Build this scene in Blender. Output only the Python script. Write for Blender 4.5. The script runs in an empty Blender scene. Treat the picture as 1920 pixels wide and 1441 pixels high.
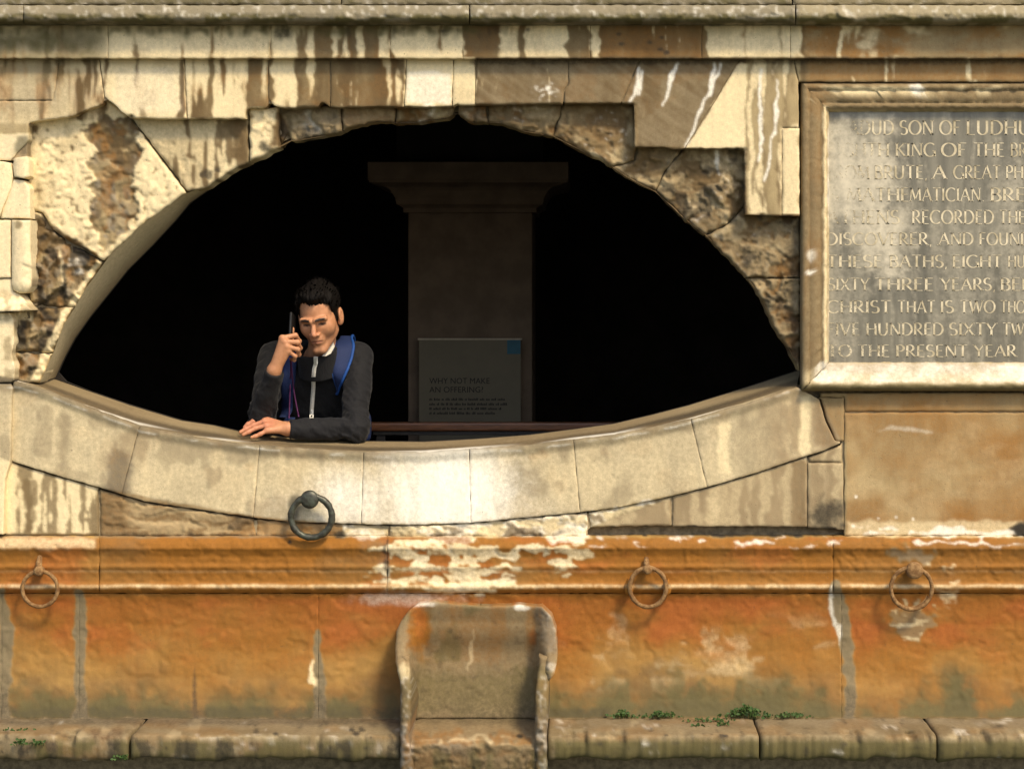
import bpy, bmesh, math, random
import numpy as np
from mathutils import Vector, Matrix

SC = bpy.context.scene
C = SC.collection
PI = math.pi
S = 0.0019                      # metres per photograph pixel on the wall plane y = 0
DIST = 7.0                      # camera distance from that plane
VX, VY = 1100.0, 560.0          # where the optical axis meets the wall
CAM = np.array([(VX - 960) * S, -DIST, (720 - VY) * S])

# ------------------------------------------------------------------ camera, sky, sun, exposure
cam_d = bpy.data.cameras.new('camera')
cam = bpy.data.objects.new('camera', cam_d); C.objects.link(cam)
cam.location = CAM; cam.rotation_euler = (PI / 2, 0, 0)
cam_d.sensor_width = 36.0
cam_d.lens = 36.0 * DIST / (1920 * S)
cam_d.shift_x = -(VX - 960) / 1920
cam_d.shift_y = -(720 - VY) / 1920
cam_d.clip_start = 0.1; cam_d.clip_end = 800
SC.camera = cam

SUN_EL, SUN_AZ = math.radians(48), math.radians(36)     # azimuth measured from -Y towards +X
to_sun = Vector((math.sin(SUN_AZ) * math.cos(SUN_EL), -math.cos(SUN_AZ) * math.cos(SUN_EL), math.sin(SUN_EL)))
world = bpy.data.worlds.new('World'); SC.world = world; world.use_nodes = True
wn = world.node_tree; bg = wn.nodes['Background']
sky_t = wn.nodes.new('ShaderNodeTexSky'); sky_t.sky_type = 'NISHITA'; sky_t.sun_disc = False
sky_t.sun_elevation = SUN_EL; sky_t.sun_rotation = math.atan2(to_sun.x, to_sun.y)
sky_t.dust_density = 3.0
wn.links.new(sky_t.outputs[0], bg.inputs[0]); bg.inputs[1].default_value = 0.09
sun_d = bpy.data.lights.new('sun', 'SUN'); sun_d.energy = 1.5; sun_d.angle = math.radians(10)
sun_d.color = (1.0, 0.82, 0.55)
sun = bpy.data.objects.new('sun', sun_d); C.objects.link(sun); sun.location = (8, -12, 9)
sun.rotation_euler = to_sun.to_track_quat('Z', 'Y').to_euler()
vs = SC.view_settings; vs.view_transform = 'Standard'; vs.look = 'None'; vs.exposure = 1.18; vs.gamma = 1.0
vs.use_curve_mapping = False
SC.cycles.max_bounces = 6

# ------------------------------------------------------------------ helpers
def P(px, py, y=0.0):
    """photograph pixel + distance from the wall plane -> world point"""
    k = (DIST + y) / DIST
    return np.array([CAM[0] + ((px - 960) * S - CAM[0]) * k, y, CAM[2] + ((720 - py) * S - CAM[2]) * k])
def Parr(px, py, y):
    k = (DIST + y) / DIST
    return np.stack([CAM[0] + ((px - 960) * S - CAM[0]) * k, y, CAM[2] + ((720 - py) * S - CAM[2]) * k], -1)

def hash2(ix, iy, seed):
    h = (ix.astype(np.int64) * 374761393 + iy.astype(np.int64) * 668265263 + seed * 974634777) & 0xffffffff
    h = ((h ^ (h >> 13)) * 1274126177) & 0xffffffff
    h = h ^ (h >> 16)
    return (h & 0xffff).astype(np.float32) / 65535.0
def vnoise(x, y, seed):
    fx, fy = np.floor(x), np.floor(y)
    ix, iy = fx.astype(np.int32), fy.astype(np.int32)
    u, v = (x - fx).astype(np.float32), (y - fy).astype(np.float32)
    u = u * u * u * (u * (u * 6 - 15) + 10); v = v * v * v * (v * (v * 6 - 15) + 10)
    a, b = hash2(ix, iy, seed), hash2(ix + 1, iy, seed)
    c, d = hash2(ix, iy + 1, seed), hash2(ix + 1, iy + 1, seed)
    return (a + (b - a) * u) * (1 - v) + (c + (d - c) * u) * v
def fbm(x, y, seed=0, octv=4, gain=0.5):
    t = 0; amp = 1.0; tot = 0
    for o in range(octv):
        t = t + amp * vnoise(x * (2.03 ** o) + 17.3 * o, y * (2.03 ** o) - 9.1 * o, seed + o * 31)
        tot += amp; amp *= gain
    n = t / tot
    return np.clip((n - 0.5) * 1.6 + 0.5, 0, 1)
def ss(a, b, x):
    t = np.clip((x - a) / (b - a), 0, 1); return t * t * (3 - 2 * t)
def curve(x, pts):
    return np.interp(x, [p[0] for p in pts], [p[1] for p in pts])

def empty(name, loc=(0, 0, 0)):
    o = bpy.data.objects.new(name, None); C.objects.link(o); o.location = [float(v) for v in loc]; return o
def tag(o, label=None, cat=None, group=None, kind=None):
    if label: o['label'] = label
    if cat: o['category'] = cat
    if group: o['group'] = group
    if kind: o['kind'] = kind
    return o
def link_mesh(name, me, mat, parent=None, smooth=False):
    o = bpy.data.objects.new(name, me); C.objects.link(o)
    if mat is not None: me.materials.append(mat)
    if smooth:
        me.polygons.foreach_set('use_smooth', np.ones(len(me.polygons), dtype=bool))
    if parent is not None:
        o.parent = parent; o.matrix_parent_inverse = wmat(parent).inverted()
    return o
def wmat(o):
    m = Matrix.Translation(o.location)
    return m if o.parent is None else wmat(o.parent) @ o.matrix_parent_inverse @ m
def from_arrays(name, V, F):
    """numpy verts + list/array of faces"""
    me = bpy.data.meshes.new(name)
    V = np.asarray(V, dtype=np.float32)
    if isinstance(F, np.ndarray):
        n = F.shape[1]
        me.vertices.add(len(V)); me.vertices.foreach_set('co', V.ravel())
        me.loops.add(F.size); me.loops.foreach_set('vertex_index', F.astype(np.int32).ravel())
        me.polygons.add(len(F)); me.polygons.foreach_set('loop_start', np.arange(0, F.size, n, dtype=np.int32))
        me.update(calc_edges=True); me.validate()
    else:
        me.from_pydata([tuple(map(float, v)) for v in V], [], [tuple(f) for f in F]); me.update()
    return me
class MB:
    """collects boxes, tubes, lathes; build() links them as one mesh object"""
    def __init__(s): s.v = []; s.f = []
    def add(s, V, F):
        b = len(s.v); s.v += [tuple(map(float, v)) for v in V]; s.f += [tuple(b + i for i in f) for f in F]; return s
    def box(s, lo, hi, bev=0.0):
        x0, y0, z0 = lo; x1, y1, z1 = hi
        bm = bmesh.new(); bmesh.ops.create_cube(bm, size=1)
        for v in bm.verts:
            v.co = Vector(((x0 + x1) / 2 + v.co.x * (x1 - x0), (y0 + y1) / 2 + v.co.y * (y1 - y0), (z0 + z1) / 2 + v.co.z * (z1 - z0)))
        if bev: bmesh.ops.bevel(bm, geom=bm.edges[:], offset=bev, segments=2, profile=0.5, affect='EDGES')
        bm.verts.index_update()
        s.add([v.co for v in bm.verts], [[v.index for v in f.verts] for f in bm.faces]); bm.free(); return s
    def tube(s, pts, r, n=10, closed=False, flat=1.0):
        pts = [Vector(p) for p in pts]; m = len(pts)
        rr = r if isinstance(r, (list, tuple, np.ndarray)) else [r] * m
        V = []; F = []; up = None
        for i, p in enumerate(pts):
            if closed: t = pts[(i + 1) % m] - pts[i - 1]
            else: t = pts[min(i + 1, m - 1)] - pts[max(i - 1, 0)]
            t.normalize()
            if up is None:
                up = Vector((0, 0, 1)) if abs(t.z) < .9 else Vector((0, 1, 0))
            a = t.cross(up).normalized(); up = a.cross(t).normalized()
            for k in range(n):
                an = 2 * PI * k / n
                V.append(p + (a * math.cos(an) + up * math.sin(an) * flat) * rr[i])
        for i in range(m if closed else m - 1):
            for k in range(n):
                j = (i + 1) % m
                F.append((i * n + k, i * n + (k + 1) % n, j * n + (k + 1) % n, j * n + k))
        if not closed:
            F.append(tuple(range(n - 1, -1, -1))); F.append(tuple((m - 1) * n + k for k in range(n)))
        return s.add(V, F)
    def lathe(s, prof, o, axis='y', n=24):
        V = []; F = []
        for (r, h) in prof:
            for k in range(n):
                a = 2 * PI * k / n
                if axis == 'y': V.append((o[0] + r * math.cos(a), o[1] + h, o[2] + r * math.sin(a)))
                else: V.append((o[0] + r * math.cos(a), o[1] + r * math.sin(a), o[2] + h))
        m = len(prof)
        for i in range(m - 1):
            for k in range(n):
                F.append((i * n + k, i * n + (k + 1) % n, (i + 1) * n + (k + 1) % n, (i + 1) * n + k))
        F.append(tuple(range(n))); F.append(tuple((m - 1) * n + k for k in range(n - 1, -1, -1)))
        return s.add(V, F)
    def build(s, name, mat, parent=None, smooth=False):
        me = bpy.data.meshes.new(name); me.from_pydata(s.v, [], s.f); me.update()
        bm = bmesh.new(); bm.from_mesh(me); bmesh.ops.recalc_face_normals(bm, faces=bm.faces[:]); bm.to_mesh(me); bm.free()
        return link_mesh(name, me, mat, parent, smooth)

# ------------------------------------------------------------------ node helpers
class NT:
    def __init__(s, name):
        s.m = bpy.data.materials.new(name); s.m.use_nodes = True
        s.t = s.m.node_tree; s.b = s.t.nodes['Principled BSDF']; s.out = s.t.nodes['Material Output']
    def n(s, typ, **kw):
        nd = s.t.nodes.new(typ)
        for k, v in kw.items(): setattr(nd, k, v)
        return nd
    def l(s, a, b): s.t.links.new(a, b)
    def val(s, sock, v):
        if hasattr(v, 'is_linked') or hasattr(v, 'links'): s.l(v, sock)
        else: sock.default_value = v
    def pos(s, scale=(1, 1, 1)):
        g = s.n('ShaderNodeNewGeometry'); mp = s.n('ShaderNodeMapping'); mp.inputs['Scale'].default_value = scale
        s.l(g.outputs['Position'], mp.inputs['Vector']); return mp.outputs[0]
    def obj(s, scale=(1, 1, 1)):
        g = s.n('ShaderNodeTexCoord'); mp = s.n('ShaderNodeMapping'); mp.inputs['Scale'].default_value = scale
        s.l(g.outputs['Object'], mp.inputs['Vector']); return mp.outputs[0]
    def noise(s, vec, scale, detail=4, rough=.55, dist=0.0):
        nd = s.n('ShaderNodeTexNoise'); s.l(vec, nd.inputs['Vector'])
        nd.inputs['Scale'].default_value = scale; nd.inputs['Detail'].default_value = detail
        nd.inputs['Roughness'].default_value = rough; nd.inputs['Distortion'].default_value = dist
        return nd.outputs['Fac']
    def math(s, op, a, b=0.0, c=0.0, clamp=False):
        nd = s.n('ShaderNodeMath', operation=op); nd.use_clamp = clamp
        s.val(nd.inputs[0], a); s.val(nd.inputs[1], b); s.val(nd.inputs[2], c); return nd.outputs[0]
    def rng(s, v, a, b, c=0.0, d=1.0):
        nd = s.n('ShaderNodeMapRange'); nd.interpolation_type = 'SMOOTHSTEP'
        s.val(nd.inputs['Value'], v)
        for k, q in zip(('From Min', 'From Max', 'To Min', 'To Max'), (a, b, c, d)): nd.inputs[k].default_value = q
        return nd.outputs[0]
    def mix(s, f, a, b, mode='MIX'):
        nd = s.n('ShaderNodeMix', data_type='RGBA', blend_type=mode)
        s.val(nd.inputs[0], f)
        for sock, v in ((nd.inputs[6], a), (nd.inputs[7], b)):
            if isinstance(v, tuple): sock.default_value = (*v, 1.0) if len(v) == 3 else v
            else: s.l(v, sock)
        return nd.outputs[2]
    def bump(s, h, strength=.4, dist=.01, normal=None):
        nd = s.n('ShaderNodeBump'); nd.inputs['Strength'].default_value = strength; nd.inputs['Distance'].default_value = dist
        s.l(h, nd.inputs['Height'])
        if normal is not None: s.l(normal, nd.inputs['Normal'])
        return nd.outputs[0]
    def fin(s, col, rough=.8, normal=None, spec=.3):
        if isinstance(col, tuple): s.b.inputs['Base Color'].default_value = (*col, 1)
        else: s.l(col, s.b.inputs['Base Color'])
        s.val(s.b.inputs['Roughness'], rough)
        s.b.inputs['Specular IOR Level'].default_value = spec
        if normal is not None: s.l(normal, s.b.inputs['Normal'])
        return s.m

def simple(name, col, rough=.7, var=.25, scale=60, bump=.2, spec=.3, metallic=0.0, col2=None):
    t = NT(name); v = t.obj()
    n1 = t.noise(v, scale, 5, .6); n2 = t.noise(v, scale * 5, 3, .6)
    c = t.mix(t.rng(n1, .3, .7), tuple(x * (1 - var) for x in col), col2 or tuple(min(1, x * (1 + var)) for x in col))
    t.fin(c, rough, t.bump(n2, bump, .003), spec); t.b.inputs['Metallic'].default_value = metallic
    return t.m

# the weathered stone: eight masks of stains and some painted light, kept as two colour attributes, over a buff limestone
COL = dict(buff=(.43, .335, .175), brown=(.135, .088, .038), ochre=(.275, .112, .014), algae=(.105, .090, .034), dark=(.035, .030, .022),
           grey=(.30, .265, .20), rust=(.34, .105, .020), cream=(.80, .665, .40), lime=(.91, .87, .75))
def make_stone(name, rough=.82, spec=.25, bump=.34, base=COL['buff']):
    t = NT(name); v = t.pos()
    a = t.n('ShaderNodeAttribute', attribute_name='stain_light_a'); b = t.n('ShaderNodeAttribute', attribute_name='stain_light_b')
    sa = t.n('ShaderNodeSeparateColor'); sb = t.n('ShaderNodeSeparateColor')
    t.l(a.outputs['Color'], sa.inputs[0]); t.l(b.outputs['Color'], sb.inputs[0])
    fine = t.noise(v, 70, 6, .65); vfine = t.noise(v, 330, 3, .6); big = t.noise(v, 7, 4, .6)
    streak = t.noise(t.pos((1, 1, .16)), 60, 5, .6)
    def fac(m, amp=.5, n=fine):
        q = t.math('MULTIPLY', m, t.math('SUBTRACT', 1.0, m))
        q = t.math('MULTIPLY', q, t.math('MULTIPLY_ADD', n, 4.4 * amp, -2.2 * amp))
        return t.rng(t.math('ADD', m, q), .0, 1.0)
    c = t.mix(t.rng(big, .3, .7), tuple(x * .84 for x in base), tuple(min(1, x * 1.14) for x in base))
    c = t.mix(fac(sb.outputs[1], .35), c, COL['grey'])
    c = t.mix(fac(sa.outputs[1], .6), c, COL['brown'])
    c = t.mix(fac(sa.outputs[2], .25), c, COL['ochre'])
    c = t.mix(fac(sb.outputs[2], .3), c, COL['rust'])
    c = t.mix(fac(sa.outputs[0], .30), c, COL['cream'])
    c = t.mix(fac(a.outputs['Alpha'], .4), c, COL['algae'])
    c = t.mix(fac(b.outputs['Alpha'], .4), c, COL['lime'])
    c = t.mix(fac(sb.outputs[0], .6), c, COL['dark'])
    mul = t.math('MULTIPLY', t.rng(fine, .25, .75, .90, 1.09), t.rng(vfine, .25, .75, .93, 1.06))
    mul = t.math('MULTIPLY', mul, t.rng(streak, .25, .75, .95, 1.04))
    cc = t.n('ShaderNodeCombineColor')
    for i in range(3): t.l(mul, cc.inputs[i])
    c = t.mix(1.0, c, cc.outputs[0], 'MULTIPLY')
    spot = t.rng(t.noise(v, 120, 2, .5), .70, .76)          # small dark pits
    c = t.mix(t.math('MULTIPLY', spot, .45), c, (.10, .07, .04))
    h = t.math('ADD', t.math('MULTIPLY', fine, .5), t.math('MULTIPLY', vfine, .6))
    h = t.math('SUBTRACT', h, t.math('MULTIPLY', spot, .8))
    return t.fin(c, rough, t.bump(h, bump, .005), spec)
STONE = make_stone('weathered_limestone'); DADO = make_stone('iron_stained_limestone', .78, .3, .20, (.37, .225, .065))
# ------------------------------------------------------------------ stain and painted-light maps of the wall (world x-z, 2 px cells): some shade and glare, dirt, crust, algae, limescale
RX0, RY0, RST = -220, -140, 2
X, Y = np.meshgrid(np.arange(RX0, 2340, RST, dtype=np.float32), np.arange(RY0, 1500, RST, dtype=np.float32))
M = {k: np.zeros_like(X) for k in ('cream', 'brown', 'ochre', 'algae', 'dark', 'grey', 'rust', 'lime')}  # lime also holds painted glare, algae also some painted shadow
HT = np.zeros_like(X)           # relief in millimetres, positive = towards the bath
WX = (fbm(X / 22, Y / 22, 3, 4) - .5); WY = (fbm(X / 22, Y / 22, 8, 4) - .5)
WF = (fbm(X / 6, Y / 6, 5, 3) - .5)
WB = (fbm(X / 90, Y / 90, 11, 3) - .5)
STK = fbm(X / 11 + WX * .5, Y / 110, 21, 4)              # vertical streaks
STK2 = fbm(X / 26 + WX * .6, Y / 170, 27, 4)
DIA = fbm((X * .82 + Y * .57) / 60, (Y * .82 - X * .57) / 6, 33, 4)    # diagonal tooling
MAR = fbm(X / 30 + WX * 1.8, Y / 30 + WY * 1.8, 41, 4)
FLK = fbm(X / 34 + WX, Y / 9 + WY, 47, 4)                # horizontal flakes
def facets(scale, sx, seed):
    """fractured rock: tilted flat facets; returns height -1..1 and a tone per facet"""
    x, y = X / (scale * sx) + WX * .35, Y / scale + WY * .35; cx, cy = np.floor(x).astype(np.int32), np.floor(y).astype(np.int32)
    best = np.full_like(X, 9.0); hh = np.zeros_like(X); tone = np.zeros_like(X)
    for i in (-1, 0, 1):
        for j in (-1, 0, 1):
            ix, iy = cx + i, cy + j; fx, fy = ix + hash2(ix, iy, seed), iy + hash2(ix, iy, seed + 1); dx, dy = x - fx, y - fy; d = dx * dx + dy * dy; m = d < best
            h = (hash2(ix, iy, seed + 2) - .5) * 1.0 + dx * (hash2(ix, iy, seed + 3) - .5) * 1.6 + dy * (hash2(ix, iy, seed + 4) - .5) * 1.6
            best = np.where(m, d, best); hh = np.where(m, h, hh); tone = np.where(m, hash2(ix, iy, seed + 5), tone)
    return hh, tone
FA1, FT1 = facets(44, 1.2, 601); FA2, FT2 = facets(15, 1.4, 611); FA3, FT3 = facets(20, 3.2, 621)
def mx(k, v): M[k] = np.maximum(M[k], v)
def setm(v, **kw):
    for k in M: M[k] = M[k] * (1 - v) + kw.get(k, 0) * v
def ov(k, v):
    for o in ('cream', 'lime'): M[o] = M[o] * (1 - .92 * np.clip(v, 0, 1))
    mx(k, v)
def bb(x0, y0, x1, y1, f=6, w=6):
    x, y = X + WX * w * 2, Y + WY * w * 2
    return ss(x0 - f, x0 + f, x) * ss(x1 + f, x1 - f, x) * ss(y0 - f, y0 + f, y) * ss(y1 + f, y1 - f, y)
def blob(cx, cy, rx, ry, soft=.25, w=.5):
    d = np.sqrt(((X - cx) / rx) ** 2 + ((Y - cy) / ry) ** 2) + (WX + WF * .5) * w * 1.4
    return ss(1 + soft, 1 - soft, d)
def pline(pts, r, w=3.0, soft=1.5):
    """distance to a polyline; r may be a list"""
    d = np.full_like(X, 1e9); x, y = X + WX * w * 2, Y + WY * w * 2
    xs = [p[0] for p in pts]; ys = [p[1] for p in pts]
    rr = r if isinstance(r, (list, tuple)) else [r] * len(pts); mr = max(rr) + soft * 2 + w * 2
    i0, i1 = int((min(ys) - mr - RY0) // RST), int((max(ys) + mr - RY0) // RST) + 1
    j0, j1 = int((min(xs) - mr - RX0) // RST), int((max(xs) + mr - RX0) // RST) + 1
    i0, j0 = max(i0, 0), max(j0, 0); sl = (slice(i0, i1), slice(j0, j1))
    xx, yy = x[sl], y[sl]; dd = np.full_like(xx, 1e9)
    for (a, b, ra, rb) in zip(pts[:-1], pts[1:], rr[:-1], rr[1:]):
        ux, uy = b[0] - a[0], b[1] - a[1]; L = ux * ux + uy * uy + 1e-6
        t = np.clip(((xx - a[0]) * ux + (yy - a[1]) * uy) / L, 0, 1)
        dd = np.minimum(dd, np.hypot(xx - a[0] - ux * t, yy - a[1] - uy * t) - (ra + (rb - ra) * t))
    d[sl] = dd
    return ss(soft, -soft, d)
def inpoly(px, py, poly):
    r = np.zeros(px.shape, bool); n = len(poly)
    for i in range(n):
        (x1, y1), (x2, y2) = poly[i], poly[(i + 1) % n]
        if y1 == y2: continue
        c = ((y1 > py) != (y2 > py)) & (px < (x2 - x1) * (py - y1) / (y2 - y1) + x1)
        r ^= c
    return r
def region(poly, w=4.0):
    return inpoly(X + WX * w * 2 + WF * w * .6, Y + WY * w * 2 + WF * w * .6, poly).astype(np.float32)
def brownband(y0, y1, pts, seed):
    b = curve(X + WX * 14, pts)
    s = .6 * STK + .4 * STK2
    br = ss(.0, .16, b * 1.02 - s * .92 - .02)
    z = bb(-400, y0, 2600, y1, 2, 0)
    line = ss(.050, .012, np.abs(fbm(X / 20 + WX * .4, Y / 420, seed, 2) - .5)) * ss(.46, .62, fbm(X / 60, Y / 400, seed + 3, 2)) * ss(.25, .5, fbm(X / 6, Y / 60, seed + 5, 2))
    edge_ = np.exp(-((b * 1.02 - s * .92 - .03) / .10) ** 2)
    M['brown'] = M['brown'] * (1 - z) + z * br * (.62 + .35 * STK2)
    M['cream'] = M['cream'] * (1 - z) + z * np.maximum((1 - br) * (.62 + .42 * fbm(X / 45, Y / 60, seed + 7, 3)), line * .9)
    M['ochre'] = np.maximum(M['ochre'], z * (edge_ * .40 + .22 * ss(.45, .75, fbm(X / 38, Y / 34, seed + 9, 3))))
    mx('brown', z * ss(.62, .74, fbm(X / 5, Y / 130, seed + 11, 3)) * .45)
    return z

# --- cornice
z = bb(-400, -300, 2600, 46, 2, 0)
setm(z, grey=.75, algae=.45, dark=.12)
z = bb(-400, -300, 2600, 9, 2, 1); mx('algae', z * (.35 + .5 * MAR)); mx('brown', z * .25 * STK)
mx('algae', bb(-400, 27, 2600, 46, 3, 3) * (.45 + .55 * ss(.3, .6, FLK)))
mx('dark', bb(-400, 38, 1500, 47, 3, 2) * .45)
mx('lime', ss(.70, .76, fbm(X / 7, Y / 7, 61, 3)) * bb(-400, 0, 2600, 32, 2, 0) * .4)
mx('cream', bb(1500, -20, 2600, 40, 5, 3) * .35)
# --- frieze
z = brownband(46, 110, [(-300, .4), (200, .34), (330, .28), (480, .30), (590, .40), (600, .8), (618, .7), (626, .2), (638, .85), (664, .8), (672, .2), (690, .75), (735, .6),
    (745, .1), (815, .1), (825, .7), (835, .15), (868, .2), (876, 1.1), (930, 1.0), (942, .35), (985, .6), (1000, .2), (1060, .2), (1066, 1.15), (1103, 1.1),
    (1112, .02), (1122, .3), (1130, 1.12), (1318, .95), (1326, .25), (1500, .3), (1514, 1.1), (1568, 1.1), (1576, .55), (1612, .6), (1620, 1.15), (2600, 1.1)], 71)
mx('ochre', z * bb(1125, 46, 1320, 112, 12) * .38); mx('ochre', z * bb(1510, 46, 2600, 112, 8) * (.15 + .42 * ss(.3, .8, fbm(X / 60, Y / 30, 73, 4)))); mx('cream', z * bb(1510, 46, 2600, 112, 8) * ss(.55, .8, fbm(X / 44, Y / 24, 74, 4)) * .6); M['brown'] *= 1 - .45 * bb(1510, 46, 2600, 112, 8); mx('ochre', z * ss(.5, .8, STK2) * .25)
mx('algae', bb(-400, 46, 200, 112, 40, 10) * (.62 + .3 * MAR)); mx('grey', bb(-400, 46, 205, 112, 30, 10) * .7); M['cream'] *= 1 - .6 * bb(-400, 46, 190, 112, 40, 10)
mx('algae', bb(-400, 44, 900, 66, 10, 8) * (.35 + .6 * STK)); mx('algae', bb(1280, 44, 1500, 66, 8, 6) * .55 * STK2)
mx('dark', ss(.62, .72, STK2) * bb(480, 44, 1120, 75, 10, 6) * .45)
for (x, y) in ((1165, 82), (1218, 80), (1240, 70), (1250, 98), (1238, 92), (990, 56), (830, 58), (1160, 64)):
    mx('dark', blob(x, y, 6, 4) * .7)
# --- lintel course and the upper blocks
brownband(108, 232, [(-300, .42), (140, .45), (158, .75), (200, .55), (214, .22), (325, .22), (342, .58), (385, .50), (400, .36), (420, .62), (440, .40), (478, .60), (500, .62), (512, .34), (540, .55), (556, .60), (570, .36), (590, .58), (618, 1.1), (718, 1.0), (726, .6), (755, .7),
    (762, -.1), (846, -.1), (850, .25), (886, .3), (894, 1.12), (1185, 1.1), (1190, 1.05), (1383, 1.0), (1394, .5), (1420, .8), (1500, .55), (1520, .9), (2600, 1.0)], 77)
z = bb(890, 112, 1400, 300, 4, 2); up = region([(1188, 232), (1383, 118), (1383, 232), (1285, 278), (1188, 278)], 1)
setm(up * .999, brown=.75)
M['brown'] = np.where(z * (X < 1383) > .5, np.maximum(.50, M['brown'] * .85) * (.72 + .45 * DIA), M['brown'])
mx('grey', z * .45)
tri = region([(1384, 120), (1412, 118), (1398, 278), (1286, 278)], 2); setm(tri, cream=.95)
rt = region([(1400, 112), (1500, 112), (1500, 405), (1395, 405), (1395, 278)], 2)
setm(rt, cream=.15, brown=.42); M['brown'] = np.where(rt > 0, .28 + .5 * ss(.35, .65, STK), M['brown']); mx('cream', rt * ss(.56, .66, STK) * .8)
mx('cream', bb(1466, 235, 1500, 400, 5, 6) * .8); mx('brown', blob(1465, 320, 9, 70) * .8)
for pts in ([(1197, 124), (1192, 160), (1180, 193)], [(1205, 130), (1196, 175)], [(1270, 120), (1255, 150), (1243, 200)], [(1338, 120), (1330, 170), (1318, 185), (1300, 240), (1284, 275)],
            [(1352, 120), (1330, 175)], [(1455, 150), (1458, 200), (1446, 280), (1434, 340)], [(1425, 130), (1428, 260), (1420, 300)]):
    mx('lime', pline(pts, [2.5, 4] + [2.5] * (len(pts) - 2), 4) * .8)
M['cream'] *= 1 - .55 * bb(-400, 112, 185, 232, 30, 10); mx('grey', bb(-400, 112, 330, 232, 60, 10) * .55); mx('algae', blob(40, 275, 16, 18, .5) * .7); mx('algae', bb(-400, 112, 150, 150, 18, 8) * .4)
mx('lime', bb(762, 134, 847, 194, 4, 3) * .55); mx('lime', bb(215, 128, 340, 215, 14, 8) * .25)
mx('dark', bb(-400, 107, 2600, 121, 3, 2) * (.30 + .25 * (X > 880)))  # dark strip below the frieze: the ledge's shadow painted into the colour
mx('ochre', bb(1510, 112, 2600, 155, 8, 3) * .45); M['brown'] *= 1 - .4 * bb(1510, 112, 2600, 155, 8, 3)
mx('lime', blob(1020, 170, 26, 14, .5) * ss(.58, .64, fbm(X / 4, Y / 4, 91, 2)) * .8)
# --- arch ring: rough blocks
lb = region([(55, 225), (262, 225), (350, 362), (200, 500), (100, 420), (55, 390)], 1); setm(lb, cream=.85)
pit = ss(.84, .89, fbm(X / 9 + WX * .5, Y / 7 + WY * .5, 101, 2)) * lb; ov('brown', pit * .85); HT -= pit * 2; ov('brown', lb * ss(.45, .8, fbm(X / 40, Y / 50, 102, 4)) * .35)
jag = region([(190, 215), (255, 225), (262, 300), (250, 330), (258, 400), (245, 430), (230, 470), (195, 480), (185, 440), (165, 400), (178, 340), (165, 310), (185, 290), (150, 245)], 9)
setm(jag, brown=.62, ochre=.0); M['brown'] = np.where(jag > 0, .35 + .5 * ss(.3, .7, MAR), M['brown']); mx('grey', jag * ss(.45, .6, fbm(X / 14, Y / 20, 103, 3)) * .8)
mx('ochre', jag * ss(.58, .68, fbm(X / 20, Y / 30, 105, 3)) * .4); HT -= jag * 12
ov('brown', bb(56, 232, 74, 400, 4, 6) * ss(.4, .55, STK) * .9)
lo = region([(52, 385), (90, 415), (140, 445), (205, 495), (270, 435), (190, 520), (60, 730), (20, 730)], 4)
setm(lo, brown=.8); M['brown'] = np.where(lo > 0, .42 + .5 * ss(.3, .65, MAR), M['brown']); mx('grey', lo * ss(.5, .65, fbm(X / 25, Y / 25, 107, 3)) * .7)
mx('dark', lo * ss(.58, .75, fbm(X / 20, Y / 28, 109, 3)) * .75); mx('ochre', lo * ss(.6, .7, fbm(X / 16, Y / 40, 111, 3)) * .35)
mx('cream', pline([(110, 470), (120, 520), (112, 545)], 3, 5) * .7); mx('grey', blob(140, 480, 26, 34) * .75); mx('lime', blob(140, 495, 18, 24) * ss(.5, .6, FLK) * .5)
b2 = region([(245, 222), (465, 222), (465, 330), (350, 360)], 1); setm(b2, cream=.42, grey=.25)
mx('cream', b2 * ss(360, 420, X + WX * 40) * .75); ov('brown', b2 * ss(.50, .60, STK + .4 * WX) * ss(330, 400, X + Y * .2) * .85); ov('brown', bb(433, 222, 466, 300, 4, 5) * .9)
mx('dark', blob(400, 325, 34, 12) * ss(.4, .55, MAR) * .7)
b3 = region([(465, 202), (520, 202), (520, 290), (468, 300)], 2); setm(b3, cream=.85); p3 = ss(.78, .82, fbm(X / 6, Y / 5, 113, 2)) * b3; ov('brown', p3 * .8)
mx('dark', blob(497, 275, 14, 13) * .7); ov('brown', bb(513, 205, 545, 275, 5, 5) * .95); mx('dark', bb(524, 222, 548, 262, 6, 4) * .6)
b4 = region([(520, 200), (745, 199), (745, 235), (640, 260), (560, 275)], 1); setm(b4, brown=.5, grey=.4)
mx('lime', blob(595, 232, 34, 26, .4) * ss(.4, .55, MAR) * .5); mx('dark', blob(575, 250, 22, 14) * .6); mx('ochre', bb(640, 200, 745, 240, 12) * .3)
b5 = region([(740, 199), (1060, 193), (1060, 275), (860, 240), (740, 240)], 1); setm(b5, brown=.72); mx('ochre', b5 * ss(.5, .65, MAR) * .35)
mx('lime', blob(805, 213, 12, 16) * .75); mx('lime', pline([(808, 202), (800, 225), (788, 229)], 5, 5) * .6); mx('grey', blob(885, 210, 28, 18) * .9); mx('lime', blob(885, 210, 24, 14) * ss(.45, .6, MAR) * .6)
b6 = region([(1045, 193), (1195, 193), (1195, 275), (1275, 275), (1235, 370), (1040, 260)], 1); setm(b6, brown=.72, ochre=.12)
b7 = region([(1265, 276), (1400, 276), (1400, 400), (1500, 400), (1500, 690), (1360, 480), (1225, 360)], 1); setm(b7, brown=.55, grey=.35)
for b_ in (b6, b7, b5):
    ov('brown', b_ * (.35 + .55 * ss(.35, .7, MAR))); mx('lime', b_ * ss(.06, .0, np.abs(fbm(X / 26 + WX * 2, Y / 20 + WY * 2, 117, 3) - .5)) * ss(.55, .7, fbm(X / 50, Y / 50, 119, 2)) * .5); mx('cream', b_ * ss(.5, .75, fbm(X / 40 + WX, Y / 26 + WY, 118, 4)) * .34)
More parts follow.
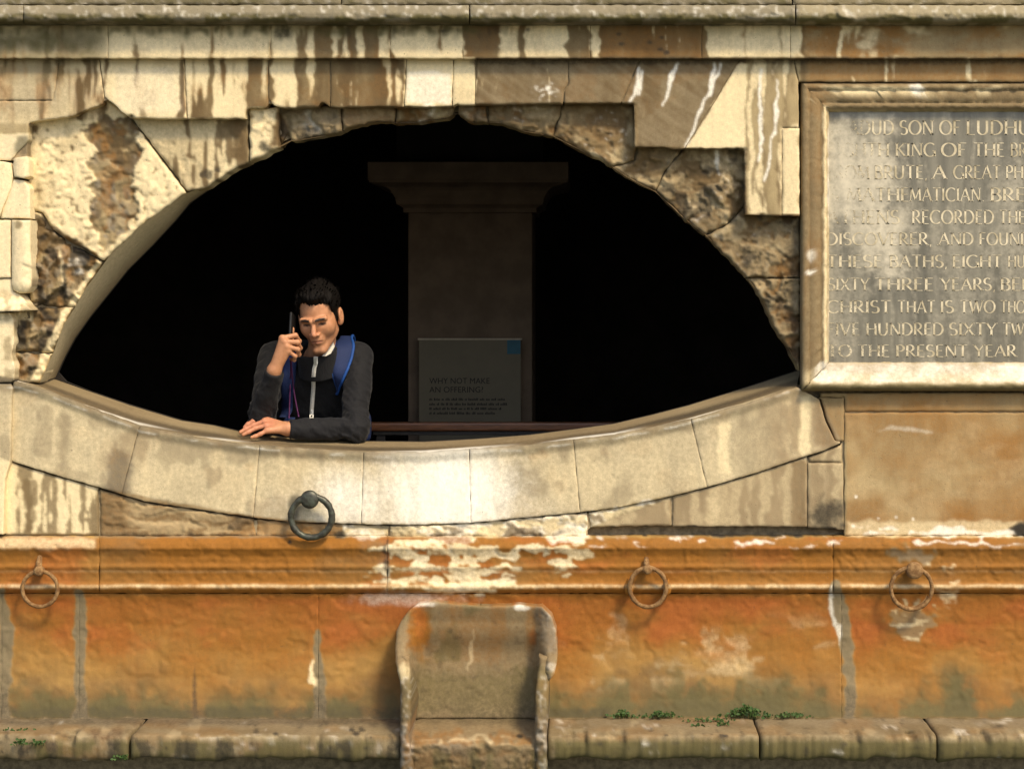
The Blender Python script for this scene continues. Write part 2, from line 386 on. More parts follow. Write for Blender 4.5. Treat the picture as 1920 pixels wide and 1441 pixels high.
mx('ochre', b7 * ss(1330, 1480, X) * ss(.4, .6, MAR) * .35); mx('dark', b7 * ss(.60, .75, fbm(X / 25, Y / 16, 121, 3)) * .6); mx('dark', bb(1470, 405, 1500, 690, 14, 6) * .45)
mx('cream', blob(1125, 295, 40, 16, .5) * ss(.5, .62, DIA) * .7); mx('lime', pline([(1345, 280), (1344, 325)], [4, 2], 5) * .7)
rock = np.clip(b6 + b7 + b4 + b5 + lo + jag, 0, 1)
HT += (b6 + b7) * (FA1 * 6 + FA2 * .6 + (MAR - .5) * 3) + lo * (FA1 * 11 + FA2 * 4) + (b4 + b5) * (FA1 * 8 + FA2 * 3) + jag * (FA2 * 8 + FA1 * 6)
ov('brown', rock * ss(.55, .9, FT1) * .45); mx('grey', rock * ss(.5, .1, FT1) * .4); mx('cream', rock * ss(.80, .95, FT2) * .2); mx('dark', rock * ss(.22, .05, FT2) * .2)
ar_ = pline([(68, 718), (93, 660), (112, 609), (134, 573), (153, 539), (200, 475), (262, 419), (316, 381), (344, 361)], [12, 11, 9, 9, 8, 7, 5, 4, 3], 4); setm(ar_ * .85, cream=.78, brown=.2); HT = HT * (1 - .8 * ar_)  # pale strip along the arch edge: sunlit arris painted in cream
# --- carved pilaster at far left
pl = region([(-300, 250), (60, 250), (60, 600), (28, 600), (28, 860), (8, 1000), (-300, 1000)], 1)
setm(pl * ((X < 64) * 1.0), cream=.85, lime=.18); mx('algae', blob(40, 272, 17, 20, .5) * .75); mx('grey', bb(-300, 730, 26, 1010, 14) * .7)
ov('brown', pl * ss(.55, .65, fbm(X / 14, Y / 22, 123, 3)) * bb(-300, 545, 64, 760, 8) * .55); ov('brown', blob(34, 420, 6, 9, .2) * .7)
# --- sill band
sb_ = region([(-20, 700), (100, 720), (490, 820), (900, 830), (1300, 765), (1490, 690), (1545, 760), (1580, 830), (1330, 912), (1090, 962), (883, 982), (680, 984), (476, 970), (200, 918), (0, 858)], 0)
setm(sb_, grey=.55, cream=.46); M['cream'] *= np.where(sb_ > 0, .72 + .5 * fbm(X / 70, Y / 90, 125, 4), 1)
ov('brown', sb_ * blob(222, 890, 26, 75, .5) * .62); mx('grey', sb_ * blob(222, 890, 30, 80, .6) * .9); ov('brown', sb_ * blob(120, 815, 14, 60, .6) * .45)
ov('brown', sb_ * ss(.62, .78, fbm(X / 40, Y / 60, 127, 3)) * .35); mx('ochre', sb_ * ss(.6, .8, fbm(X / 50, Y / 50, 129, 3)) * .22)
ylip = curve(X, [(-300, 700), (29, 716), (97, 735), (170, 764), (262, 798), (364, 818), (487, 833), (570, 839), (689, 847), (796, 847), (879, 841), (994, 833), (1073, 823), (1152, 814), (1293, 785), (1487, 724), (2600, 500)])
ov('brown', sb_ * ss(ylip + 26, ylip + 2, Y + WX * 18) * .45); mx('dark', sb_ * ss(6, 2, Y - ylip + WX * 3) * .45); mx('lime', sb_ * ss(2.2, .6, np.abs(Y - ylip - 8 + WX * 4)) * ss(.35, .6, fbm(X / 30, Y / 9, 131, 2)) * .8)
hot = np.maximum(blob(835, 925, 120, 90, .85, .12), blob(655, 940, 80, 60, .85, .12) * .7); mx('lime', sb_ * np.maximum(hot, blob(760, 955, 220, 60, .9, .1) * .5) * (.80 + .3 * STK2))  # reflected sun glare on the sill painted as whiter stone
mx('ochre', sb_ * ss(1370, 1480, X + WX * 40) * .28); ov('brown', sb_ * bb(1380, 700, 1478, 900, 20, 8) * .32); mx('cream', sb_ * bb(1500, 740, 1522, 860, 8, 4) * .9); mx('cream', sb_ * bb(1345, 790, 1372, 890, 8, 4) * .8)
ov('brown', sb_ * bb(1528, 745, 1570, 835, 8, 4) * .5)
for (x, y) in ((1020, 852), (1005, 855), (470, 875), (640, 862)): mx('ochre', sb_ * blob(x, y, 12, 9, .5) * .4)
# --- courses under the sill band
ul = region([(-20, 858), (8, 862), (200, 918), (200, 1000), (-20, 1000)], 2); setm(ul, cream=.85); ov('brown', ul * ss(.46, .54, STK + .3 * WX) * .75); ov('brown', bb(45, 895, 65, 1000, 4) * .7)
um = region([(190, 915), (476, 968), (680, 984), (680, 1005), (190, 1005)], 2); setm(um, grey=.3, ochre=.30); mx('ochre', um * ss(300, 500, X) * .5); ov('brown', um * ss(.5, .65, FLK) * .6); ov('brown', bb(180, 915, 245, 1010, 14) * .65)
uc = region([(640, 980), (883, 982), (1089, 960), (1260, 930), (1110, 985), (1100, 1030), (640, 1030)], 4); setm(uc, cream=.55, grey=.25); mx('lime', uc * ss(.42, .58, FLK) * .65); ov('brown', uc * ss(.60, .70, FLK) * .8)
mx('dark', uc * ss(.035, .0, np.abs(FLK - .45)) * .6)
ur = region([(1110, 985), (1260, 930), (1330, 912), (1480, 864), (1580, 828), (1582, 1000), (1110, 995)], 2); setm(ur, grey=.45, brown=.28); mx('cream', ur * ss(.5, .7, STK2) * .35); ov('brown', bb(1480, 860, 1512, 990, 6) * .6)
mx('ochre', ur * .22); mx('dark', blob(1555, 965, 36, 30, .6) * .75); mx('cream', blob(1340, 960, 18, 50, .7) * .5)
rp = bb(1585, 735, 2600, 1004, 2, 1); setm(rp, ochre=.46, grey=.05, brown=.15); M['ochre'] = np.where(rp > 0, rp * (.28 + .40 * fbm(X / 90, Y / 70, 135, 4)), M['ochre']); mx('cream', rp * ss(.45, .85, fbm(X / 70, Y / 40, 137, 4)) * .22); ov('brown', rp * ss(.3, .85, fbm(X / 60, Y / 90, 139, 4)) * .40)
setm(bb(1490, 735, 1586, 830, 2, 1) * (1 - sb_), ochre=.35, brown=.3, grey=.2); mx('lime', pline([(1650, 805), (1700, 802), (1752, 806)], [1, 8, 1], 6) * .35)
mx('lime', bb(1585, 985, 2600, 1012, 4, 5) * ss(.45, .55, FLK) * .75); mx('cream', bb(1585, 975, 2600, 1012, 6, 5) * .55)
for (x, y) in ((1647, 971), (1680, 968), (1712, 972), (1600, 985), (1605, 930)): mx('lime', blob(x, y, 3, 3) * .9)
mx('dark', region([(1100, 988), (1250, 985), (1570, 990), (1575, 1003), (1400, 1006), (1120, 1000)], 4) * .95); mx('dark', blob(1915, 990, 28, 12, .3) * .95)
mx('algae', bb(1500, 735, 1586, 760, 8) * .35)
# --- moulding and dado: iron-stained orange
od = bb(-400, 1006, 2600, 1345, 3, 2); setm(od, ochre=.9); M['ochre'] = np.where(od > 0, od * np.clip(.72 + .5 * (fbm(X / 170 + WB, Y / 90, 140, 4) - .3) - .42 * ss(1165, 1290, Y + WB * 60), .25, .97), M['ochre'])
mx('brown', bb(-400, 1006, 2600, 1052, 8, 5) * (.38 + .42 * fbm(X / 120, Y / 12, 141, 4))); mx('brown', bb(-400, 1050, 2600, 1096, 8, 5) * ss(.35, .75, fbm(X / 90, Y / 18, 142, 4)) * .55)
mx('brown', bb(-400, 1006, 2600, 1096, 6, 5) * (.22 + .5 * fbm(X / 200, Y / 26, 146, 4))); mx('brown', bb(-400, 1110, 2600, 1140, 9, 6) * (.30 + .3 * fbm(X / 110, Y / 20, 148, 3))); mx('dark', ss(.015, .0, np.abs(fbm(X / 70 + WX, Y / 12 + WY, 150, 3) - .5)) * od * .35)
M['ochre'] = np.where((Y > 1048) & (Y < 1094), M['ochre'] * .95, M['ochre'])
mx('rust', ss(1104, 1130, Y) * ss(1250, 1125, Y + WB * 90 + WX * 20) * (.42 + .55 * ss(.3, .8, fbm(X / 140, Y / 60, 143, 4)))); mx('rust', od * ss(.55, .9, fbm(X / 120, Y / 70, 145, 4)) * .5 * ss(1290, 1200, Y)); mx('brown', bb(-400, 1108, 2600, 1150, 12, 10) * .35 * fbm(X / 90, Y / 20, 144, 3))
mx('brown', od * ss(.55, .9, fbm(X / 100, Y / 60, 147, 4)) * .35); mx('brown', ss(1190, 1345, Y + WX * 40 + WB * 60) * od * .85); M['rust'] *= np.where(od > 0, ss(1330, 1210, Y + WX * 30), 1)
mx('algae', od * ss(1255, 1345, Y + (fbm(X / 45 + WX, Y / 90 + WY, 149, 5) - .5) * 60 + WB * 60) * .9); mx('dark', od * ss(1300, 1350, Y + WB * 60) * .28); mx('dark', bb(-400, 1325, 1150, 1350, 7, 5) * .45)
mx('cream', od * ss(.45, .8, fbm(X / 60 + WX, Y / 50, 151, 4)) * bb(1060, 1160, 1560, 1290, 40) * .36); mx('cream', bb(1140, 1150, 1180, 1230, 8, 9) * ss(.5, .7, MAR) * .25)
mx('cream', bb(-400, 1094, 2600, 1102, 2, 1.2) * (.30 + .35 * MAR)); mx('cream', bb(-400, 1068, 2600, 1072, 1.5, 1) * .3)
mx('grey', bb(-400, 1000, 730, 1028, 6, 6) * ss(.4, .6, FLK) * .65); mx('lime', bb(1100, 1002, 2600, 1026, 5, 6) * ss(.64, .70, FLK) * .55)
mx('cream', bb(-400, 1006, 180, 1030, 6, 4) * .5)
# peeled pale crust right of the middle
for (x, y, rx, ry) in ((760, 1035, 40, 18), (850, 1032, 90, 17), (1000, 1028, 40, 12), (800, 1062, 70, 14), (880, 1075, 75, 18), (930, 1090, 40, 12), (1075, 1030, 34, 16), (1050, 1060, 24, 13), (770, 1088, 50, 14), (840, 1098, 80, 10), (885, 1050, 40, 12)):
    q = ss(.98, .80, np.sqrt(((X - x) / rx) ** 2 + ((Y - y) / ry) ** 2) + (FLK - .5) * 2.6 + FA3 * .25 + WF * .4)
    setm(q * .85, lime=.10 + .25 * MAR, cream=.70); mx('brown', q * .2); HT = np.where(q > .5, np.maximum(HT, 1.6 + FA3 * .8), HT)
mx('grey', blob(720, 1060, 12, 38, .4) * .8); mx('dark', pline([(722, 1020), (728, 1060), (716, 1085)], [3, 5, 2], 8) * .7); mx('grey', blob(930, 1082, 36, 16, .4) * .6)
mx('brown', bb(560, 1022, 720, 1062, 12, 8) * ss(.42, .55, FLK) * .85); mx('brown', bb(940, 1040, 1060, 1070, 12, 8) * .6)
mx('lime', blob(760, 1122, 110, 12, .6) * .35)
# mortar-filled joints in the dado
for pts, r in (([(2, 1110), (6, 1160), (14, 1180), (4, 1260), (2, 1345)], [8, 14, 18, 16, 18]), ([(148, 1110), (150, 1180), (148, 1260), (152, 1310), (150, 1345)], [10, 12, 10, 12, 16]),
               ([(596, 1185), (597, 1240), (600, 1300), (598, 1345)], [6, 9, 12, 11]), ([(1565, 1100), (1572, 1150), (1582, 1190), (1592, 1240), (1595, 1345)], [12, 16, 13, 10, 12])):
    q = pline(pts, r, 5); setm(q * .93, grey=.7, brown=.35); mx('algae', q * .45); mx('dark', q * ss(1240, 1330, Y) * .5); HT += q * (2.0 + 3 * WX)
mx('cream', pline([(585, 1235), (583, 1275), (590, 1290)], [3, 8, 3], 7) * .85); mx('lime', pline([(1558, 1100), (1556, 1140), (1572, 1190), (1575, 1205)], [3, 4, 5, 3], 7) * .55)
mx('dark', pline([(366, 1245), (364, 1290), (366, 1340)], [1, 4, 6], 2) * .6); mx('brown', bb(186, 1005, 660, 1062, 14, 3) * (.45 + .4 * STK2)); mx('grey', bb(186, 1000, 560, 1040, 10, 6) * .4)
cr = blob(1712, 1165, 40, 34, .15, .7); setm(cr * .9, grey=.55, brown=.5, ochre=.2); mx('cream', cr * ss(.56, .62, FLK) * .6); HT += cr * 7 * (.5 + MAR)
cr = blob(1715, 1040, 40, 16, .25, .7); setm(cr * .8, grey=.7, brown=.35); HT += cr * 5 * MAR
cr = blob(1775, 1085, 28, 34, .4, .8); mx('cream', cr * ss(.5, .6, FLK) * .6); mx('grey', cr * .5); HT += cr * 4 * MAR
# around the dark ring: its cast shadow painted at left, a small hole
mx('dark', blob(552, 950, 13, 30, .5) * .55); mx('algae', blob(553, 948, 14, 32, .5) * .6); mx('dark', blob(638, 1003, 12, 8, .3) * .8); mx('dark', blob(543, 1015, 3.5, 3.5, .2, 0) * 1.0); mx('grey', bb(640, 968, 690, 1000, 6, 6) * .7)  # dark and algae at left are the ring's painted shadow
HT -= blob(543, 1015, 3.5, 3.5, .2, 0) * 12
# --- bench
be = bb(-400, 1346, 2600, 1500, 2, 1); setm(be, brown=.50, grey=.45)
mx('brown', be * (.35 + .3 * ss(.3, .75, fbm(X / 60, Y / 10, 152, 4)))); mx('ochre', be * ss(.5, .7, fbm(X / 80, Y / 18, 153, 4)) * .30); mx('dark', bb(-400, 1346, 760, 1358, 3, 2) * .45)
mx('grey', bb(-400, 1340, 2600, 1362, 4, 3) * .6); mx('lime', be * ss(.86, .92, FLK) * .4); mx('dark', be * ss(.80, .86, fbm(X / 12, Y / 6, 155, 3)) * .6)
mx('cream', bb(-400, 1378, 2600, 1392, 4, 4) * ss(.60, .74, FLK) * .30)
fr = bb(-400, 1388, 2600, 1500, 4, 2); mx('algae', fr * (.25 + .5 * ss(.35, .6, fbm(X / 40, Y / 60, 157, 4)))); mx('algae', fr * (X > 1040) * .85); mx('algae', be * .25); mx('grey', fr * .5)
mx('dark', fr * ss(.56, .72, fbm(X / 24, Y / 70, 159, 3)) * (X < 760) * .65); mx('cream', fr * ss(.68, .8, STK) * .15)
for (x, y) in ((1220, 1367), (1352, 1378), (1360, 1379), (1250, 1377), (480, 1369), (517, 1374), (660, 1366), (678, 1366), (668, 1374), (1546, 1383)): mx('dark', blob(x, y, 6, 3, .3) * .95)
mx('rust', bb(170, 1366, 232, 1386, 6, 6) * .25); mx('dark', bb(170, 1366, 232, 1386, 6, 6) * .4)
HT += be * (FA3 * 3.0 + FA2 * 1.5); mx('brown', be * ss(.6, .95, FT3) * .35); mx('grey', be * ss(.3, .05, FT3) * .4); mx('cream', be * ss(.86, .97, FT2) * .30)
HT += (FA3 * 4.0) * np.clip(uc + um, 0, 1) + WF * .4 + (MAR - .5) * .7; mx('dark', np.clip(uc + um, 0, 1) * ss(.16, .04, FT3) * .5); mx('lime', uc * ss(.8, .95, FT3) * .45)
def soft_maps():
    def bl(a):
        for ax in (0, 1): a = (np.roll(a, 1, ax) + 2 * a + np.roll(a, -1, ax)) / 4
        return a
    return (np.clip(np.stack([bl(M[k]) for k in ('cream', 'brown', 'ochre', 'algae')], -1), 0, 1), np.clip(np.stack([bl(M[k]) for k in ('dark', 'grey', 'rust', 'lime')], -1), 0, 1))
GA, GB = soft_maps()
def look(arr, px, py):
    u = np.clip((px - RX0) / RST, 0, X.shape[1] - 1.001); v = np.clip((py - RY0) / RST, 0, X.shape[0] - 1.001)
    j = u.astype(int); i = v.astype(int); u = u - j; v = v - i
    if arr.ndim == 3: u = u[..., None]; v = v[..., None]
    return (arr[i, j] * (1 - u) + arr[i, j + 1] * u) * (1 - v) + (arr[i + 1, j] * (1 - u) + arr[i + 1, j + 1] * u) * v

# ------------------------------------------------------------------ stones: an outline, a worn face with relief, sides going back into the wall
def densify(poly, step=7.0, jit=0.0, seed=0):
    out = []; n = len(poly); rnd = random.Random(seed)
    for i in range(n):
        (x0, y0), (x1, y1) = poly[i], poly[(i + 1) % n]; L = math.hypot(x1 - x0, y1 - y0); m = max(1, int(L / step))
        for k in range(m):
            t = k / m; j = jit if k else jit * .3
            out.append((x0 + (x1 - x0) * t + rnd.uniform(-j, j), y0 + (y1 - y0) * t + rnd.uniform(-j, j)))
    return out
def polydist(px, py, poly):
    best = np.full(px.shape, 1e18); bx = np.zeros_like(px); by = np.zeros_like(py); n = len(poly)
    for i in range(n):
        (ax, ay), (bx_, by_) = poly[i], poly[(i + 1) % n]; ux, uy = bx_ - ax, by_ - ay; L = ux * ux + uy * uy + 1e-9
        t = np.clip(((px - ax) * ux + (py - ay) * uy) / L, 0, 1); qx, qy = ax + ux * t, ay + uy * t
        d = (px - qx) ** 2 + (py - qy) ** 2; m = d < best
        best[m] = d[m]; bx[m] = qx[m]; by[m] = qy[m]
    return np.sqrt(best), bx, by
def stone(name, poly, depth, thick=.10, g=3, edge=4.0, edge_mm=6.0, relief=1.0, jit=.8, hole=None, parent=None, mat=None, seed=0, back=None, stains=True, smooth=True):
    """depth: number or function (px, py) -> y of the face. Returns the linked mesh."""
    poly = densify(poly, 9, jit, seed)
    xs = [p[0] for p in poly]; ys = [p[1] for p in poly]
    nx = int((max(xs) - min(xs)) / g) + 3; ny = int((max(ys) - min(ys)) / g) + 3
    gx, gy = np.meshgrid(min(xs) - g * .9 + np.arange(nx) * g, min(ys) - g * .9 + np.arange(ny) * g)
    gx = gx.astype(float); gy = gy.astype(float); inn = inpoly(gx, gy, poly)
    loops = [poly]
    if hole: inn &= ~inpoly(gx, gy, hole); loops.append(hole)
    d = np.full(gx.shape, 1e9); bx = gx.copy(); by = gy.copy()
    for lp in loops:
        dd, x_, y_ = polydist(gx, gy, lp); m = dd < d; d[m] = dd[m]; bx[m] = x_[m]; by[m] = y_[m]
    cnt = inn[:-1, :-1].astype(int) + inn[1:, :-1] + inn[:-1, 1:] + inn[1:, 1:]
    q = cnt >= 1
    used = np.zeros_like(inn); used[:-1, :-1] |= q; used[1:, :-1] |= q; used[:-1, 1:] |= q; used[1:, 1:] |= q
    snap = used & ~inn
    px = np.where(snap, bx, gx); py = np.where(snap, by, gy); ed = np.where(snap, 0, d)
    idx = -np.ones(inn.shape, int); idx[used] = np.arange(used.sum())
    ux, uy, ue = px[used], py[used], ed[used]
    yd = depth(ux, uy) if callable(depth) else np.full(ux.shape, float(depth))
    yd = yd - look(HT, ux, uy) * .001 * relief
    if edge: yd = yd + edge_mm * .001 * (1 - np.sqrt(np.clip(1 - (1 - np.clip(ue / edge, 0, 1)) ** 2, 0, 1)))
    V = Parr(ux, uy, yd)
    i0 = idx[:-1, :-1][q]; i1 = idx[:-1, 1:][q]; i2 = idx[1:, 1:][q]; i3 = idx[1:, :-1][q]
    F = np.stack([i0, i3, i2, i1], -1)
    # sides
    e = np.concatenate([F[:, [0, 1]], F[:, [1, 2]], F[:, [2, 3]], F[:, [3, 0]]]); es = np.sort(e, 1)
    key = es[:, 0].astype(np.int64) * (len(V) + 1) + es[:, 1]; _, first, c = np.unique(key, return_index=True, return_counts=True)
    be_ = e[first[c == 1]]; n0 = len(V); uq, inv = np.unique(be_, return_inverse=True); inv = inv.reshape(be_.shape)
    Vf = V[uq]; Vb = Vf.copy(); Vb[:, 1] = back if back is not None else (yd[uq] + thick)
    V2 = np.concatenate([V, Vf, Vb]); a, b = n0 + inv[:, 0], n0 + inv[:, 1]; m = len(uq)
    F2 = np.stack([b, a, a + m, b + m], -1)
    Fall = np.concatenate([F, F2])
    me = from_arrays(name, V2, Fall)
    if stains:
        ii = np.concatenate([np.arange(n0), uq, uq])
        sx, sy = ux[ii], uy[ii]
        for nm, arr in (('stain_light_a', GA), ('stain_light_b', GB)):
            at = me.attributes.new(nm, 'FLOAT_COLOR', 'POINT'); at.data.foreach_set('color', look(arr, sx, sy).astype(np.float32).ravel())
    return link_mesh(name, me, mat or STONE, parent, smooth)
# ------------------------------------------------------------------ the wall
L0, R0 = -200, 2320
MORTAR = simple('old_lime_mortar', (.20, .16, .10), .95, .35, 40, .6)
wall = tag(empty('stone_wall', P(960, 1345)), 'weathered limestone bath wall with a broken lens shaped opening', 'wall')
arch = [(75, 716), (100, 660), (119, 609), (141, 575), (160, 541), (207, 477), (267, 420), (320, 383), (347, 363), (350, 358), (390, 350), (433, 320), (480, 297), (523, 277), (547, 264), (563, 263), (600, 256), (640, 246), (653, 238),
        (700, 229), (730, 227), (740, 231), (787, 230), (812, 225), (840, 222), (850, 214), (858, 214), (870, 221), (887, 230), (915, 229), (940, 231), (953, 237), (987, 247), (1037, 255), (1060, 267), (1080, 277), (1100, 288), (1124, 296),
        (1147, 312), (1173, 330), (1200, 345), (1227, 358), (1260, 387), (1280, 407), (1322, 440), (1363, 480), (1400, 520), (1428, 558), (1452, 614), (1480, 655), (1494, 684)]
lip = [(25, 714), (60, 722), (97, 735), (170, 764), (262, 798), (364, 818), (425, 827), (487, 834), (570, 840), (689, 847), (796, 847), (879, 841), (994, 833), (1073, 823), (1152, 814), (1220, 800), (1293, 785), (1390, 758), (1494, 724)]
band_low = [(1580, 828), (1547, 843), (1480, 864), (1413, 887), (1330, 911), (1260, 929), (1152, 951), (1089, 959), (883, 979), (756, 983), (677, 981), (539, 977), (475, 969), (400, 958), (272, 939), (194, 915), (100, 888), (5, 858)]
def bl_at(x): return float(np.interp(x, [p[0] for p in band_low[::-1]], [p[1] for p in band_low[::-1]]))
def lip_at(x): return float(np.interp(x, [p[0] for p in lip], [p[1] for p in lip]))
opening = arch + [(1494, 724)] + lip[::-1]
# mortar core behind the stones, with the opening cut through
ex = [(p[0], p[1] - 16) for p in arch]; ex = [(p[0] - 14 if p[0] < 700 else p[0] + 10, p[1]) for p in ex] + [(1506, 740)] + [(p[0], p[1] + 26) for p in lip[::-1]]
stone('mortar_core', [(L0, -120), (R0, -120), (R0, 1345), (L0, 1345)], .028, thick=.17, g=14, edge=0, relief=0, jit=0, hole=ex, parent=wall, mat=MORTAR, stains=False)

BED = simple('pale_mortar_bed', (.30, .235, .14), .95, .35, 30, .5)
def bed(poly, y, hole=None): stone('mortar_bed', poly, y, thick=.05, g=10, edge=0, relief=0, jit=0, hole=hole, parent=wall, mat=BED, stains=False)
bed([(L0, 44), (R0, 44), (R0, 107), (L0, 107)], -.088)
bed([(L0, 111), (1493, 111), (1493, 400), (1400, 399), (1399, 274), (1194, 271), (1192, 190), (600, 190), (500, 194), (460, 198), (457, 218), (244, 217), (198, 178), (190, 190), (130, 214), (52, 225), (50, 300), (L0, 300)], -.049)
hol2 = [(p[0] - 5, p[1] - 5) if p[0] < 700 else (p[0] + 5, p[1] - 5) for p in arch] + [(1502, 730)] + [(p[0], p[1] + 12) for p in lip[::-1]]
bed([(22, 190), (1496, 190), (1496, 722), (1540, 748), (1577, 828)] + band_low[1:] + [(8, 855), (24, 716)], .034, hole=hol2)
bed([(10, 866), (100, 894), (272, 944), (475, 974), (677, 986), (883, 984), (1089, 964), (1330, 916), (1480, 869), (1580, 836), (1586, 742), (R0, 742), (R0, 1003), (1588, 1003), (1588, 983), (1102, 983), (1102, 1003), (10, 1003)], -.003)
sid = [0]
def st(poly, depth, name='stone', **kw):
    sid[0] += 1; kw.setdefault('seed', sid[0]); return stone(name, poly, depth, parent=wall, **kw)
def joint(xs, y0, y1, depth, name, gap=1.3, **kw):
    for a, b in zip(xs[:-1], xs[1:]): st([(a + gap, y0), (b - gap, y0), (b - gap, y1), (a + gap, y1)], depth, name, **kw)
# cornice: plain course above, weathered half-round, drip
def prof(pts, wob=0.0):
    xs = [p[0] for p in pts]; ys = [p[1] for p in pts]
    return lambda px, py: np.interp(py, xs, ys) + wob * (look(MAR, px, py) - .5)
joint([L0, 640, 1486, R0], -118, 8, prof([(-118, -.10), (0, -.115), (8, -.12)]), 'cornice_stone', g=6, thick=.16)
joint([L0, 44, 880, 1492, R0], 9.5, 44, prof([(8, -.15), (14, -.165), (24, -.178), (34, -.178), (41, -.165), (46, -.13)], .012), 'cornice_stone', g=3, thick=.2, edge=2, edge_mm=3, jit=1.0)
# frieze
joint([L0, 203, 508, 732, 868, 1107, 1316, 1482, R0], 42, 109, prof([(42, -.092), (109, -.098)]), 'frieze_stone', g=3, thick=.15, edge=2.5, edge_mm=2.0, jit=.7, gap=.35)
# upper course, its broken stepped lower edge
LT = -.058
ST0 = st
def st(poly, depth, name='stone', **kw):
    if depth is LT: kw.setdefault('edge', 2.5); kw.setdefault('edge_mm', 3)
    return ST0(poly, depth, name, **kw)
st([(L0, 109), (112, 109), (100, 188), (L0, 188)], LT)
st([(L0, 189), (100, 189), (112, 109), (185, 109), (195, 180), (193, 194), (133, 218), (53, 229), (54, 262), (20, 300), (L0, 300)], LT)
st([(187, 109), (345, 109), (350, 222), (243, 221), (197, 181)], LT)
st([(346.5, 109), (503, 109), (503, 196), (500, 201), (463, 203), (461, 222), (351.5, 222)], LT)
st([(504.5, 109), (619, 109), (619, 200), (608, 192), (602, 191), (596, 200), (533, 203), (514, 197), (505, 188)], LT)
st([(620.5, 109), (762, 109), (757, 200), (700, 199), (640, 201), (620.5, 200)], LT)
st([(763.5, 109), (850, 109), (847, 199), (800, 200), (758.5, 199)], LT, relief=1.3)
st([(851.5, 109), (892, 109), (890, 196), (864, 197), (857, 193), (848.5, 199)], LT)
st([(893.5, 109), (1064, 109), (1066, 155), (1057, 170), (1055, 194), (1010, 194), (960, 196), (891.5, 196)], LT)
st([(1065.5, 109), (1200, 109), (1172, 176), (1164, 193), (1058.5, 193), (1058.5, 171), (1067.5, 157)], LT)
st([(1201.5, 109), (1386, 109), (1382, 120), (1330, 204), (1284, 277), (1262, 279), (1245, 275), (1190, 275), (1189, 194), (1165.5, 193), (1173.5, 177)], LT, edge=3)
st([(1388, 109), (1486, 109), (1497, 152), (1497, 239), (1466, 239), (1466, 404), (1397, 402), (1396, 278), (1285.6, 277), (1331.5, 205)], LT, edge=3)
st([(1467, 240.2), (1499, 240.2), (1499, 404), (1467, 404)], LT, edge=3)
st([(1487.5, 109), (R0, 109), (R0, 153), (1498.5, 153)], LT)
# rough recessed ring stones of the arch
def rough(base, slope=0.0):
    return lambda px, py: base + slope * (look(MAR, px, py) - .5)
st([(53, 226), (133, 216), (193, 192), (200, 182), (245, 222), (349, 361), (320, 383), (267, 420), (207, 477), (194, 488), (128, 450), (97, 428), (80, 398), (56, 390)], rough(-.005, .012), relief=.85, edge=6, edge_mm=10, jit=1.6)
st([(56, 392), (79, 400), (96, 430), (127, 452), (193, 490), (160, 541), (141, 575), (58, 572), (58, 500)], rough(.004, .035), relief=1.4, edge=6, edge_mm=12, jit=2)
st([(20, 576), (140, 576.5), (119, 609), (100, 660), (20, 658)], rough(.006, .035), relief=1.4, edge=6, edge_mm=12, jit=2)
st([(20, 660), (99, 662), (75, 717), (22, 716)], rough(.008, .03), relief=1.4, edge=6, edge_mm=12, jit=2)
st([(247, 220), (466, 220), (467, 303), (433, 320), (390, 350), (351, 358)], rough(-.004, .008), relief=.8, edge=5, edge_mm=8, jit=1.6)
st([(467.5, 200), (521, 200), (524, 277), (480, 297), (468.5, 302)], rough(-.022, .012), relief=1.8, edge=7, edge_mm=12, jit=1.8)
st([(522.5, 198), (640, 198), (642, 245), (600, 256), (563, 263), (547, 264), (540, 250), (525.5, 275)], lambda px, py: .0 + .028 * (look(MAR, px, py) - .5) + .03 * ss(560, 520, px), relief=1.5, edge=8, edge_mm=14, jit=1.8)
st([(641.5, 198), (742, 198), (740, 231), (730, 227), (700, 229), (653, 238), (643.5, 245)], rough(0, .022), relief=1.5, edge=8, edge_mm=14, jit=1.8)
st([(743.5, 197), (858, 196), (850, 214), (840, 222), (812, 225), (787, 230), (741.5, 231)], rough(.002, .022), relief=1.5, edge=8, edge_mm=14, jit=1.8)
st([(859.5, 195), (912, 194), (914, 229), (887, 230), (870, 221), (859.5, 214)], rough(-.01, .03), relief=1.5, edge=9, edge_mm=18, jit=1.8)
st([(913.5, 193), (1056, 192), (1037, 255), (987, 247), (953, 237), (940, 231), (915.5, 229)], rough(0, .02), relief=1.5, edge=8, edge_mm=14, jit=1.6)
st([(1057.5, 191), (1192, 191), (1194, 280), (1189, 300), (1147, 312), (1124, 296), (1100, 288), (1060, 267), (1038.5, 255)], rough(0, .024), relief=1.4, edge=7, edge_mm=14, jit=1.8)
st([(1193, 273), (1283, 275), (1245, 322), (1229, 357), (1200, 345), (1173, 330), (1148.5, 312), (1190, 302), (1195.5, 281)], rough(.004, .024), relief=1.4, edge=6, edge_mm=12, jit=1.8)
st([(1284.5, 275), (1398, 275), (1398, 385), (1362, 420), (1322, 440), (1280, 407), (1260, 387), (1230.5, 358), (1246.5, 323)], rough(.002, .03), relief=1.3, edge=6, edge_mm=12, jit=1.8)
st([(1399.2, 385), (1399.2, 400), (1500, 402), (1500, 520), (1400, 520), (1363, 480), (1323.5, 441), (1363, 421.5)], rough(.002, .03), relief=1.3, edge=6, edge_mm=12, jit=1.8)
st([(1401.5, 521.5), (1500, 521.5), (1500, 700), (1494, 684), (1480, 655), (1452, 614), (1428, 558)], rough(.004, .03), relief=1.3, edge=6, edge_mm=12, jit=1.8)
